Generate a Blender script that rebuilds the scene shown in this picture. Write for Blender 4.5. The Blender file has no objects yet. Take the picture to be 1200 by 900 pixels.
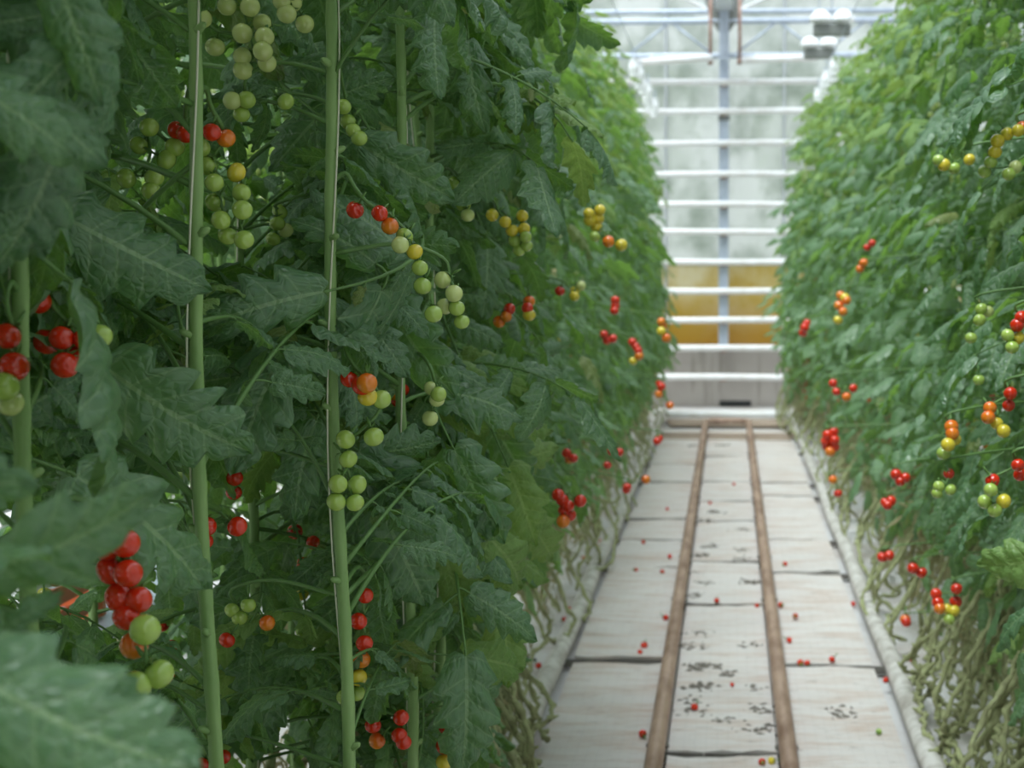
import bpy, math, random
import numpy as np
from mathutils import Vector, Matrix, Euler, Quaternion

random.seed(11)
R = random.Random(4711)
PI = math.pi
scene = bpy.context.scene
col = scene.collection

# ------------------------------------------------------------------ camera
FPX, HCAM = 1800.0, 1.55
YAW, PITCH = math.radians(2.7), math.radians(3.0)
SHX = -(255 - FPX * math.tan(YAW)) / 1200.0
SHY = -(142 - FPX * math.tan(PITCH)) / 1200.0
cam_d = bpy.data.cameras.new('camera')
cam = bpy.data.objects.new('camera', cam_d)
col.objects.link(cam)
scene.camera = cam
CAM = Vector((0.02, 0.0, HCAM))
cam.location = CAM
cam.rotation_euler = (PI / 2 - PITCH, 0, YAW)
cam_d.sensor_width = 36.0
cam_d.lens = FPX / 1200 * 36.0
cam_d.shift_x, cam_d.shift_y = SHX, SHY
cam_d.clip_start, cam_d.clip_end = 0.05, 200
cam_d.dof.use_dof = True
cam_d.dof.focus_distance = 2.05
cam_d.dof.aperture_fstop = 7.0
CR = Euler((PI / 2 - PITCH, 0, YAW)).to_matrix()


def ray(px, py):
    v = Vector(((px - 600 + SHX * 1200) / FPX, -(py - 450 - SHY * 1200) / FPX, -1))
    return CR @ v


def P(px, py, d):                      # the point of the place at aisle depth d
    r = ray(px, py)
    return CAM + r * (d / r.y)


def G(px, py, z=0.0):                  # the point on a level surface
    r = ray(px, py)
    return CAM + r * ((z - HCAM) / r.z)


CRI = CR.transposed()


def proj(p):
    v = CRI @ (Vector(p) - CAM)
    if v.z > -0.05:
        return None
    return (600 - SHX * 1200 + FPX * v.x / -v.z, 450 + SHY * 1200 - FPX * v.y / -v.z, -v.z)


# ------------------------------------------------------------------ materials
def lin(r, g, b):
    f = lambda c: (c / 12.92 if c <= 0.04045 else ((c + 0.055) / 1.055) ** 2.4)
    return (f(r / 255), f(g / 255), f(b / 255), 1.0)


class NT:
    def __init__(s, name):
        s.m = bpy.data.materials.new(name)
        s.m.use_nodes = True
        s.t = s.m.node_tree
        s.t.nodes.clear()
        s.out = s.t.nodes.new('ShaderNodeOutputMaterial')

    def n(s, typ, **kw):
        nd = s.t.nodes.new('ShaderNode' + typ)
        for k, v in kw.items():
            if k == 'inp':
                for kk, vv in v.items():
                    if hasattr(vv, 'is_linked') or isinstance(vv, bpy.types.NodeSocket):
                        s.t.links.new(vv, nd.inputs[kk])
                    else:
                        nd.inputs[kk].default_value = vv
            else:
                setattr(nd, k, v)
        return nd

    def mix(s, fac, a, b, blend='MIX'):
        nd = s.t.nodes.new('ShaderNodeMix')
        nd.data_type = 'RGBA'
        nd.blend_type = blend
        for k, v in ((0, fac), (6, a), (7, b)):
            if isinstance(v, bpy.types.NodeSocket):
                s.t.links.new(v, nd.inputs[k])
            else:
                nd.inputs[k].default_value = v
        return nd.outputs[2]

    def math(s, op, a, b=None, c=None, clamp=False):
        nd = s.t.nodes.new('ShaderNodeMath')
        nd.operation = op
        nd.use_clamp = clamp
        for k, v in enumerate((a, b, c)):
            if v is None:
                continue
            if isinstance(v, bpy.types.NodeSocket):
                s.t.links.new(v, nd.inputs[k])
            else:
                nd.inputs[k].default_value = v
        return nd.outputs[0]

    def ramp(s, fac, stops):
        nd = s.t.nodes.new('ShaderNodeValToRGB')
        el = nd.color_ramp.elements
        while len(el) < len(stops):
            el.new(0.5)
        for e, (p, c) in zip(el, stops):
            e.position = p
            e.color = c
        s.t.links.new(fac, nd.inputs[0])
        return nd.outputs[0]

    def link(s, a, b):
        s.t.links.new(a, b)

    def end(s, sh):
        s.link(sh, s.out.inputs[0])
        return s.m


GREY = lambda v: (v, v, v, 1.0)


def leaf_mat(name, base_a, base_b, trans, trans_w, rough, vein, yellow=0.0, spec=0.5):
    k = NT(name)
    geo = k.n('NewGeometry')
    info = k.n('ObjectInfo')
    uv = k.n('UVMap')
    sep = k.n('SeparateXYZ', inp={0: uv.outputs[0]})
    u, v = sep.outputs[0], sep.outputs[1]
    s = k.math('ABSOLUTE', k.math('SUBTRACT', k.math('MULTIPLY', u, 2.0), 1.0))
    ph = k.math('FRACT', k.math('MULTIPLY', k.math('SUBTRACT', v, k.math('MULTIPLY', s, 0.10)), 6.0))
    tri = k.math('ABSOLUTE', k.math('SUBTRACT', ph, 0.5))
    side = k.math('MULTIPLY', k.math('GREATER_THAN', tri, 0.455), 0.6)
    mid = k.math('LESS_THAN', s, 0.05)
    veinm = k.math('MAXIMUM', side, mid)
    tc = k.n('TexCoord')
    noise = k.n('TexNoise', inp={'Vector': tc.outputs['Object'], 'Scale': 55.0, 'Detail': 3.0})
    big = k.n('TexNoise', inp={'Vector': tc.outputs['Object'], 'Scale': 4.0, 'Detail': 1.0})
    rnd = k.math('FRACT', k.math('ADD', geo.outputs['Random Per Island'], info.outputs['Random']))
    c = k.mix(rnd, base_a, base_b)
    c = k.mix(k.math('MULTIPLY', noise.outputs[0], 0.35), c, tuple(x * 0.45 for x in base_a[:3]) + (1,))
    c = k.mix(k.math('MULTIPLY', veinm, 0.62), c, vein)
    if yellow > 0:
        ym = k.math('MULTIPLY', k.math('GREATER_THAN', rnd, 1 - yellow), k.math('MULTIPLY', big.outputs[0], 1.1), clamp=True)
        c = k.mix(ym, c, lin(150, 150, 60))
    mpv = k.n('Mapping', inp={'Vector': uv.outputs[0], 'Scale': (9.0, 15.0, 1.0)})
    vor = k.n('TexVoronoi', feature='DISTANCE_TO_EDGE', inp={'Vector': mpv.outputs[0], 'Scale': 1.0})
    cell = k.math('MINIMUM', k.math('MULTIPLY', vor.outputs[0], 3.0), 1.0)
    c = k.mix(k.math('MULTIPLY', k.math('SUBTRACT', 1.0, cell), 0.22), c, vein)
    bump = k.n('Bump', inp={'Strength': 0.6, 'Distance': 0.004,
                            'Height': k.math('ADD', k.math('MULTIPLY_ADD', noise.outputs[0], 0.5, k.math('MULTIPLY', cell, 0.6)), k.math('MULTIPLY', veinm, -0.6))})
    bs = k.n('BsdfPrincipled', inp={'Base Color': c, 'Roughness': rough, 'Specular IOR Level': spec,
                                    'Normal': bump.outputs[0]})
    tcx = k.mix(rnd, trans, tuple(x * 0.6 for x in trans[:3]) + (1,))
    tr = k.n('BsdfTranslucent', inp={'Color': tcx})
    mx = k.n('MixShader', inp={0: trans_w, 1: bs.outputs[0], 2: tr.outputs[0]})
    return k.end(mx.outputs[0])


M = {}
M['leaf'] = leaf_mat('tomato_leaf', lin(60, 102, 74), lin(92, 134, 98), lin(160, 212, 80), 0.36, 0.36, lin(160, 188, 142), 0.015, spec=0.9)
M['young'] = leaf_mat('young_leaf', lin(108, 146, 80), lin(134, 168, 94), lin(184, 216, 104), 0.38, 0.45, lin(170, 196, 126))
M['wither'] = leaf_mat('withered_leaf', lin(146, 148, 104), lin(178, 168, 130), lin(165, 155, 95), 0.25, 0.7, lin(190, 180, 140))


def simple(name, c, rough=0.5, metal=0.0, var=0.0, scale=20.0, c2=None, spec=0.5, bump=0.0, stretch=None):
    k = NT(name)
    tc = k.n('TexCoord')
    vec = tc.outputs['Object']
    if stretch:
        vec = k.n('Mapping', inp={'Vector': vec, 'Scale': stretch}).outputs[0]
    no = k.n('TexNoise', inp={'Vector': vec, 'Scale': scale, 'Detail': 5.0, 'Roughness': 0.6})
    cc = c2 or tuple(x * 0.55 for x in c[:3]) + (1,)
    f = k.math('MULTIPLY', k.ramp(no.outputs[0], [(0.4, GREY(0)), (0.68, GREY(1))]), var)
    inp = {'Base Color': k.mix(f, c, cc), 'Roughness': rough, 'Metallic': metal, 'Specular IOR Level': spec}
    if bump:
        b = k.n('Bump', inp={'Strength': bump, 'Distance': 0.004, 'Height': no.outputs[0]})
        inp['Normal'] = b.outputs[0]
    return k.end(k.n('BsdfPrincipled', inp=inp).outputs[0])


M['stem'] = simple('green_stem', lin(138, 168, 104), 0.5, var=0.7, scale=30, c2=lin(100, 136, 74), bump=0.3, stretch=(1, 1, 0.15))
M['rachis'] = simple('leaf_stalk', lin(98, 134, 72), 0.5, var=0.4)
M['bare'] = simple('bare_old_stem', lin(160, 166, 120), 0.7, var=1.0, scale=30, c2=lin(116, 116, 80), bump=0.4)
M['twine'] = simple('white_twine', lin(226, 222, 205), 0.8)
M['calyx'] = simple('calyx_green', lin(96, 132, 66), 0.55)


def fruit_mat(name, body, shoulder, tip=None, rough=0.17):
    k = NT(name)
    tc = k.n('TexCoord')
    sep = k.n('SeparateXYZ', inp={0: tc.outputs['Object']})
    z = k.math('MULTIPLY_ADD', sep.outputs[2], 36.0, 0.5, clamp=True)
    no = k.n('TexNoise', inp={'Vector': tc.outputs['Object'], 'Scale': 70.0, 'Detail': 2.0})
    f = k.math('MULTIPLY', k.math('POWER', z, 2.2), k.math('MULTIPLY', no.outputs[0], 1.5), clamp=True)
    c = body
    if tip:
        c = k.mix(z, tip, body)
    c = k.mix(f, c, shoulder)
    bs = k.n('BsdfPrincipled', inp={'Base Color': c, 'Roughness': rough, 'Specular IOR Level': 0.5, 'Coat Weight': 0.5, 'Coat Roughness': 0.05})
    return k.end(bs.outputs[0])


M['fr_g'] = fruit_mat('green_tomato_skin', lin(168, 192, 92), lin(116, 156, 60))
M['fr_p'] = fruit_mat('pale_tomato_skin', lin(198, 208, 132), lin(172, 190, 106))
M['fr_y'] = fruit_mat('yellow_tomato_skin', lin(222, 198, 60), lin(170, 174, 60))
M['fr_o'] = fruit_mat('orange_tomato_skin', lin(230, 104, 26), lin(206, 70, 18), lin(226, 134, 34))
M['fr_r'] = fruit_mat('red_tomato_skin', lin(214, 46, 16), lin(186, 30, 10))
FC = 'gpyor'

M['white_paint'] = simple('white_painted_pipe', lin(232, 233, 234), 0.4, var=0.35, scale=9, c2=lin(196, 186, 172))
M['edge_pipe'] = simple('worn_grey_white_pipe', lin(206, 203, 198), 0.5, var=0.8, scale=14, c2=lin(140, 132, 122), bump=0.25)
M['rust'] = simple('rusty_rail', lin(176, 148, 130), 0.5, 0.2, var=0.9, scale=16, c2=lin(120, 90, 74), bump=0.35, stretch=(1, 0.25, 1))
M['rusty_rod'] = simple('rusty_rod', lin(136, 100, 84), 0.7, var=0.8, c2=lin(176, 150, 138))
M['galv'] = simple('galvanised_steel', lin(184, 194, 208), 0.45, 0.25, var=0.5, scale=14, c2=lin(150, 162, 178))
M['alu'] = simple('aluminium_bar', lin(206, 210, 214), 0.4, 0.2, var=0.3)
M['joist'] = simple('grey_steel_joist', lin(118, 114, 108), 0.6, 0.2, var=0.8, scale=22, c2=lin(84, 78, 72))
M['timber'] = simple('weathered_timber', lin(176, 158, 142), 0.8, var=0.9, scale=10, c2=lin(112, 92, 78), bump=0.5, stretch=(0.3, 4, 4))
M['black'] = simple('black_plastic', lin(34, 36, 38), 0.4)
M['lamp_white'] = simple('white_enamel', lin(240, 242, 244), 0.3)
M['lamp_grey'] = simple('grey_housing', lin(120, 124, 120), 0.5)
M['orange_crate'] = simple('orange_plastic', lin(206, 120, 78), 0.45)
M['bag'] = simple('white_plastic_bag', lin(222, 226, 234), 0.35, var=0.3, bump=0.3)
M['blue_ink'] = simple('blue_print', lin(30, 110, 170), 0.5)
M['debris'] = simple('dark_dirt', lin(112, 106, 98), 0.9, var=0.8, scale=40)
M['bark'] = simple('tree_bark', lin(90, 80, 66), 0.9)
M['tree_leaf'] = leaf_mat('tree_leaf', lin(84, 112, 64), lin(108, 134, 80), lin(140, 170, 80), 0.3, 0.5, lin(110, 140, 80))
M['grass'] = simple('outdoor_grass', lin(96, 120, 70), 0.9, var=0.7, scale=3)


def panel_mat():
    k = NT('white_floor_panel')
    tc = k.n('TexCoord')
    info = k.n('ObjectInfo')
    off = k.n('VectorMath', operation='SCALE', inp={0: (7.3, 3.1, 5.7)})
    k.link(info.outputs['Random'], off.inputs['Scale'])
    add = k.n('VectorMath', operation='ADD', inp={0: tc.outputs['Object'], 1: off.outputs[0]})
    mp = k.n('Mapping', inp={'Vector': add.outputs[0], 'Scale': (2.2, 9.0, 1.0)})
    n1 = k.n('TexNoise', inp={'Vector': mp.outputs[0], 'Scale': 1.6, 'Detail': 7.0, 'Roughness': 0.68})
    n2 = k.n('TexNoise', inp={'Vector': add.outputs[0], 'Scale': 2.3, 'Detail': 4.0})
    n3 = k.n('TexNoise', inp={'Vector': mp.outputs[0], 'Scale': 5.0, 'Detail': 6.0, 'Roughness': 0.75})
    wv = k.n('TexWave', wave_type='BANDS', bands_direction='X', inp={'Vector': add.outputs[0], 'Scale': 9.0, 'Distortion': 0.6, 'Detail': 1.0})
    c = k.mix(n2.outputs[0], lin(212, 206, 202), lin(188, 183, 180))
    f1 = k.ramp(n1.outputs[0], [(0.46, GREY(0)), (0.68, GREY(1))])
    c = k.mix(k.math('MULTIPLY', f1, 0.75), c, lin(178, 152, 136))
    f3 = k.ramp(n3.outputs[0], [(0.57, GREY(0)), (0.70, GREY(1))])
    c = k.mix(k.math('MULTIPLY', f3, 0.7), c, lin(112, 98, 90))
    fw = k.ramp(wv.outputs[0], [(0.0, GREY(1)), (0.06, GREY(0))])
    c = k.mix(k.math('MULTIPLY', fw, 0.09), c, lin(120, 122, 126))
    b = k.n('Bump', inp={'Strength': 0.25, 'Distance': 0.006, 'Height': n1.outputs[0]})
    return k.end(k.n('BsdfPrincipled', inp={'Base Color': c, 'Roughness': 0.62, 'Normal': b.outputs[0]}).outputs[0])


M['panel'] = panel_mat()


def sheet_mat():
    k = NT('white_ground_sheet')
    tc = k.n('TexCoord')
    n1 = k.n('TexNoise', inp={'Vector': tc.outputs['Object'], 'Scale': 1.4, 'Detail': 7.0, 'Roughness': 0.65})
    n2 = k.n('TexNoise', inp={'Vector': tc.outputs['Object'], 'Scale': 9.0, 'Detail': 6.0, 'Roughness': 0.7})
    c = k.mix(k.ramp(n1.outputs[0], [(0.45, GREY(0)), (0.75, GREY(1))]), lin(198, 197, 196), lin(164, 148, 134))
    c = k.mix(k.math('MULTIPLY', k.ramp(n2.outputs[0], [(0.58, GREY(0)), (0.72, GREY(1))]), 0.5), c, lin(120, 108, 98))
    return k.end(k.n('BsdfPrincipled', inp={'Base Color': c, 'Roughness': 0.6}).outputs[0])


M['sheet'] = sheet_mat()


def concrete_mat():
    k = NT('grey_concrete')
    tc = k.n('TexCoord')
    n1 = k.n('TexNoise', inp={'Vector': tc.outputs['Object'], 'Scale': 3.0, 'Detail': 8.0, 'Roughness': 0.6})
    mp = k.n('Mapping', inp={'Vector': tc.outputs['Object'], 'Scale': (7, 1, 0.6)})
    n2 = k.n('TexNoise', inp={'Vector': mp.outputs[0], 'Scale': 1.5, 'Detail': 4.0})
    c = k.mix(n1.outputs[0], lin(178, 172, 166), lin(148, 142, 136))
    c = k.mix(k.math('MULTIPLY', k.ramp(n2.outputs[0], [(0.56, GREY(0)), (0.72, GREY(1))]), 0.6), c, lin(96, 94, 76))
    return k.end(k.n('BsdfPrincipled', inp={'Base Color': c, 'Roughness': 0.85}).outputs[0])


M['concrete'] = concrete_mat()


def glass_mat(name, tint, clear, stain=None, dif=0.25, zstain=None):
    k = NT(name)
    tc = k.n('TexCoord')
    mp = k.n('Mapping', inp={'Vector': tc.outputs['Object'], 'Scale': (1.3, 1, 1.0)})
    no = k.n('TexNoise', inp={'Vector': mp.outputs[0], 'Scale': 1.6, 'Detail': 5.0, 'Roughness': 0.6})
    c = tint
    if stain:
        c = k.mix(k.ramp(no.outputs[0], [(0.42, GREY(0)), (0.66, GREY(1))]), tint, stain)
    if zstain:
        zz = k.n('SeparateXYZ', inp={0: tc.outputs['Object']}).outputs[2]
        zf = k.n('MapRange', inp={0: k.math('ADD', zz, k.math('MULTIPLY', no.outputs[0], 0.5)), 1: zstain[1] + 0.25, 2: zstain[2] + 0.25, 3: 1.0, 4: 0.0}).outputs[0]
        c = k.mix(zf, c, zstain[0])
    tl = k.n('BsdfTranslucent', inp={'Color': c})
    df = k.n('BsdfDiffuse', inp={'Color': c})
    m1 = k.n('MixShader', inp={0: dif, 1: tl.outputs[0], 2: df.outputs[0]})
    tp = k.n('BsdfTransparent', inp={'Color': c})
    m2 = k.n('MixShader', inp={0: clear, 1: m1.outputs[0], 2: tp.outputs[0]})
    gl = k.n('BsdfGlossy', inp={'Roughness': 0.12})
    m3 = k.n('MixShader', inp={0: 0.05, 1: m2.outputs[0], 2: gl.outputs[0]})
    return k.end(m3.outputs[0])


M['glass'] = glass_mat('hazy_greenhouse_glass', (0.96, 0.97, 0.97, 1), 0.40, lin(206, 212, 206))
M['yellow'] = glass_mat('yellowed_panel', lin(240, 232, 208), 0.12, lin(222, 200, 120), 0.35, zstain=(lin(214, 180, 84), 0.72, 1.25))
k = NT('clear_roof_glass')
tp = k.n('BsdfTransparent', inp={'Color': (0.93, 0.95, 0.95, 1)})
gl = k.n('BsdfGlossy', inp={'Roughness': 0.05})
M['roof'] = k.end(k.n('MixShader', inp={0: 0.06, 1: tp.outputs[0], 2: gl.outputs[0]}).outputs[0])


# ------------------------------------------------------------------ mesh helpers
class MB:
    def __init__(s):
        s.v, s.f, s.mi, s.uv = [], [], [], []

    def add(s, verts, faces, mat=0, uvs=None):
        o = len(s.v)
        s.v.extend([tuple(x) for x in verts])
        s.f.extend([tuple(i + o for i in f) for f in faces])
        s.mi.extend([mat] * len(faces))
        s.uv.extend(uvs if uvs is not None else [(0.25, 0.08)] * len(verts))

    def box(s, c, d, rot=None, mat=0, bevel=0.0):
        x, y, z = (q / 2 for q in d)
        b = min(bevel, x * 0.9, y * 0.9, z * 0.9)
        vs = []
        if b <= 0:
            vs = [Vector((i * x, j * y, h * z)) for h in (-1, 1) for j in (-1, 1) for i in (-1, 1)]
            fs = [(0, 2, 3, 1), (4, 5, 7, 6), (0, 1, 5, 4), (2, 6, 7, 3), (0, 4, 6, 2), (1, 3, 7, 5)]
        else:                          # bevelled box: three stacked rectangles with cut corners
            ring = lambda X, Y, Z: [Vector(q + (Z,)) for q in ((-X + b, -Y), (X - b, -Y), (X, -Y + b), (X, Y - b), (X - b, Y), (-X + b, Y), (-X, Y - b), (-X, -Y + b))]
            lv = [ring(x - b * .7, y - b * .7, -z), ring(x, y, -z + b), ring(x, y, z - b), ring(x - b * .7, y - b * .7, z)]
            vs = [q for l in lv for q in l]
            fs = [tuple(range(7, -1, -1)), tuple(range(24, 32))]
            for l in range(3):
                for i in range(8):
                    j = (i + 1) % 8
                    fs.append((l * 8 + i, l * 8 + j, l * 8 + 8 + j, l * 8 + 8 + i))
        if rot is not None:
            vs = [rot @ q for q in vs]
        s.add([q + Vector(c) for q in vs], fs, mat)

    def tube(s, pts, rad, n=8, mat=0, caps=True):
        pts = [Vector(p) for p in pts]
        m = len(pts)
        if not hasattr(rad, '__len__'):
            rad = [rad] * m
        vs, fs = [], []
        t = (pts[1] - pts[0]).normalized()
        a = t.orthogonal().normalized()
        for i in range(m):
            t = (pts[min(i + 1, m - 1)] - pts[max(i - 1, 0)])
            t = t.normalized() if t.length > 1e-9 else Vector((0, 0, 1))
            a = (a - t * a.dot(t))
            a = a.normalized() if a.length > 1e-6 else t.orthogonal().normalized()
            b = t.cross(a)
            for j in range(n):
                w = 2 * PI * j / n
                vs.append(pts[i] + (a * math.cos(w) + b * math.sin(w)) * rad[i])
        for i in range(m - 1):
            for j in range(n):
                jj = (j + 1) % n
                fs.append((i * n + j, i * n + jj, (i + 1) * n + jj, (i + 1) * n + j))
        if caps:
            fs.append(tuple(range(n - 1, -1, -1)))
            fs.append(tuple(range((m - 1) * n, m * n)))
        s.add(vs, fs, mat)

    def mesh(s, name, mats, smooth=True):
        me = bpy.data.meshes.new(name)
        me.from_pydata(s.v, [], s.f)
        for m in mats:
            me.materials.append(m)
        me.polygons.foreach_set('material_index', s.mi)
        me.polygons.foreach_set('use_smooth', [smooth] * len(s.f))
        uvl = me.uv_layers.new(name='UVMap')
        idx = np.empty(len(me.loops), dtype=np.int32)
        me.loops.foreach_get('vertex_index', idx)
        uvl.data.foreach_set('uv', np.asarray(s.uv, dtype=np.float32)[idx].ravel())
        me.update()
        return me

    def build(s, name, mats, parent=None, loc=(0, 0, 0), smooth=True):
        mats = mats if isinstance(mats, (list, tuple)) else [mats]
        return put(name, s.mesh(name, mats, smooth), parent, loc)


def put(name, me, parent=None, loc=(0, 0, 0), rot=None, scale=None):
    o = bpy.data.objects.new(name, me)
    col.objects.link(o)
    o.location = loc
    if rot is not None:
        if isinstance(rot, Quaternion):
            o.rotation_mode = 'QUATERNION'
            o.rotation_quaternion = rot
        else:
            o.rotation_euler = rot
    if scale is not None:
        o.scale = (scale,) * 3
    if parent is not None:
        o.parent = parent
    return o


def tag(o, label=None, cat=None, group=None, kind=None):
    if label:
        o['label'] = label
    if cat:
        o['category'] = cat
    if group:
        o['group'] = group
    if kind:
        o['kind'] = kind
    return o


def empty(name, loc):
    o = bpy.data.objects.new(name, None)
    o.empty_display_size = 0.1
    col.objects.link(o)
    o.location = loc
    return o


def smooth_path(pts, n):
    """Catmull-Rom through the points."""
    pts = [Vector(p) for p in pts]
    if len(pts) == 2:
        return [pts[0].lerp(pts[1], i / n) for i in range(n + 1)]
    q = [pts[0] * 2 - pts[1]] + pts + [pts[-1] * 2 - pts[-2]]
    out = []
    for i in range(1, len(q) - 2):
        p0, p1, p2, p3 = q[i - 1:i + 3]
        for k2 in range(n):
            t = k2 / n
            out.append(0.5 * ((2 * p1) + (p2 - p0) * t + (2 * p0 - 5 * p1 + 4 * p2 - p3) * t * t + (3 * p1 - p0 - 3 * p2 + p3) * t ** 3))
    out.append(pts[-1])
    return out


# ------------------------------------------------------------------ leaves
def leaflet(rg, L, W, nr, nc, nl=4, depth=0.32):
    """A lobed leaflet along +X, upper side +Z.  Returns verts, faces, uvs."""
    fold = rg.uniform(-0.40, 0.25)
    curl = rg.uniform(0.15, 0.7)
    arch = rg.uniform(0.15, 1.0)
    side = rg.uniform(-0.35, 0.35)
    puck = rg.uniform(0.07, 0.14) * W
    offs = [rg.uniform(0, 0.6) for _ in range(2)]
    wob = [rg.uniform(0, 6.3) for _ in range(4)]
    vs, uv, fs = [], [], []
    x = z = y = 0.0
    for i in range(nr + 1):
        t = i / nr
        ang = -arch * t
        hd = side * t
        if i:
            x += L / nr * math.cos(ang) * math.cos(hd)
            y += L / nr * math.sin(hd)
            z += L / nr * math.sin(ang)
        prof = ((1 - t) ** 0.72) * (max(t, 0.0) + 0.012) ** 0.42 / 0.47
        for j in range(-nc, nc + 1):
            s = j / nc
            sd = 0 if j < 0 else 1
            f = (t * nl + offs[sd]) % 1.0
            lob = 1 - depth * (1 - f) ** 1.3 * (0.4 + 0.6 * min(1, t * 4)) + 0.05 * math.sin(31 * t + wob[sd])
            w = W / 2 * prof * (1 + (lob - 1) * abs(s) ** 0.7)
            a = abs(s)
            fwd = a * w * (0.55 - 1.1 * (1 - t) ** 4) * (1 - 0.6 * t)
            nv = 6.0
            q = ((t - 0.10 * a) * nv) % 1.0
            pk = puck * math.sin(PI * q) * (a * (1 - a) * 2.6 + 0.25 * a)
            rip = 0.07 * W * math.sin(9 * t + wob[2 + sd]) * a ** 2
            hz = fold * a * w - curl * a * a * w * 0.8 + pk + rip
            sh = math.cos(min(1.2, curl * a))
            dx, dz = math.cos(ang), math.sin(ang)
            vs.append((x + fwd * dx - hz * dz, y + s * w * sh, z + fwd * dz + hz * dx))
            uv.append((s * 0.5 + 0.5, t))
    n = 2 * nc + 1
    for i in range(nr):
        for j in range(n - 1):
            a = i * n + j
            fs.append((a, a + n, a + n + 1, a + 1))
    return vs, fs, uv


def compound_leaf(rg, hi, young=False, narrow=1.0):
    """A whole tomato leaf: stalk along +X drooping, leaflet pairs and a terminal leaflet. material 0 blade, 1 stalk"""
    mb = MB()
    L = rg.uniform(0.33, 0.42)
    a0, a1 = rg.uniform(0.25, 0.7), rg.uniform(-1.1, -0.1)
    n = 10
    pts, x, z, y = [Vector((0, 0, 0))], 0, 0, 0
    bend = rg.uniform(-0.4, 0.4)
    for i in range(n):
        t = (i + 0.5) / n
        a = a0 + (a1 - a0) * t ** 1.2
        x += L / n * math.cos(a)
        z += L / n * math.sin(a)
        y += L / n * bend * t * 0.6
        pts.append(Vector((x, y, z)))
    mb.tube(pts, [0.0042 - 0.0028 * i / n for i in range(n + 1)], 6 if hi else 4, 1)

    def at(t):
        i = min(n - 1, int(t * n))
        p = pts[i].lerp(pts[i + 1], t * n - i)
        return p, (pts[i + 1] - pts[i]).normalized()
    nr, nc = (26, 5) if hi else (8, 2)
    centers = []

    def place(p, T, ang, sz, droop, roll, petio):
        S = Vector((0, 0, 1)).cross(T)
        S = S.normalized() if S.length > 1e-3 else Vector((0, 1, 0))
        N = T.cross(S)
        D = (T * math.cos(ang) + S * math.sin(ang)).normalized()
        ax = D.cross(N).normalized()
        D2 = Quaternion(ax, -droop) @ D
        N2 = Quaternion(ax, -droop) @ N
        if petio > 0:
            q = p + D2 * petio
            mb.tube([p, p.lerp(q, 0.5) + N2 * 0.002, q], [0.0017, 0.0015, 0.0012], 5 if hi else 3, 1, False)
            p = q
        Y2 = N2.cross(D2)
        mat = Matrix((D2, Y2, N2)).transposed() @ Matrix.Rotation(roll, 3, 'X')
        W = sz * rg.uniform(0.56, 0.68) * narrow
        v, f, u = leaflet(rg, sz, W, nr, nc, rg.choice((3, 4, 4, 5)), rg.uniform(0.34, 0.52))
        mb.add([mat @ Vector(q) + p for q in v], f, 0, u)
        centers.append((p + D2 * sz * 0.5, mat.col[2].copy(), sz))
    sc = 0.85 if young else 1.0
    for t, s in ((0.34, 0.075), (0.55, 0.105), (0.77, 0.115)):
        for sd in (-1, 1):
            tt = min(1, max(0, t + rg.uniform(-0.04, 0.04)))
            p, T = at(tt)
            place(p, T, sd * rg.uniform(0.85, 1.2), s * sc * rg.uniform(0.85, 1.2), rg.uniform(-0.15, 0.75), rg.uniform(-0.85, 0.85), rg.uniform(0.012, 0.028))
    for t in (0.45, 0.66, 0.87):       # the small leaflets between the pairs
        p, T = at(t)
        place(p, T, rg.choice((-1, 1)) * rg.uniform(0.9, 1.3), 0.034 * rg.uniform(0.7, 1.2), rg.uniform(0, 0.6), rg.uniform(-0.4, 0.4), 0.006)
    p, T = at(1.0)
    place(p, T, rg.uniform(-0.15, 0.15), 0.135 * sc * rg.uniform(0.9, 1.15), rg.uniform(0.0, 0.4), rg.uniform(-0.3, 0.3), 0.008)
    return mb, pts[-1] + (pts[-1] - pts[-2]).normalized() * 0.06, centers


rg = random.Random(5)
HI, LO, DRY = [], [], []
for i in range(9):
    mb, tip, cen = compound_leaf(rg, True)
    HI.append((mb.mesh('leaf', [M['leaf'], M['rachis']]), tip, cen))
HIY = []
for i in range(3):
    mb, tip, cen = compound_leaf(rg, True, True)
    HIY.append((mb.mesh('leaf', [M['young'], M['rachis']]), tip, cen))
for i in range(8):
    mb, tip, cen = compound_leaf(rg, False)
    LO.append((np.array(mb.v), mb.f, mb.mi, mb.uv))
for i in range(4):
    mb, tip, cen = compound_leaf(rg, False, narrow=0.45)
    DRY.append((np.array(mb.v), mb.f, mb.mi, mb.uv))


def leaf_spots(rg, side, z0, z1, step, back=0.45):
    """Where the leaves of one plant sit: (z, azimuth, pitch, roll, scale).  side: +1 when the aisle is towards +X"""
    out, z = [], z0
    ph = rg.uniform(0, 6.28)
    while z < z1:
        az = ph
        ph += 2.4 + rg.uniform(-0.3, 0.3)
        c = math.cos(az) * side
        if c < -0.2 and rg.random() > back:
            az = PI - az
        up = (z - 0.5) / 2.6
        sc = rg.uniform(0.85, 1.15) * (1.0 if z < 2.1 else max(0.5, 1.0 - (z - 2.1) * 0.42))
        if z < 0.75:
            sc *= 0.85
        pit = rg.uniform(-0.35, 0.35) + (0.45 * max(0, up - 0.55)) - 0.25 * max(0, 0.35 - up)
        out.append((z, az, pit, rg.uniform(-0.45, 0.45), sc))
        z += step * rg.uniform(0.75, 1.25)
    return out


def spot_quat(az, pit, roll):
    return (Matrix.Rotation(az, 3, 'Z') @ Matrix.Rotation(-pit, 3, 'Y') @ Matrix.Rotation(roll, 3, 'X')).to_quaternion()


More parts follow.
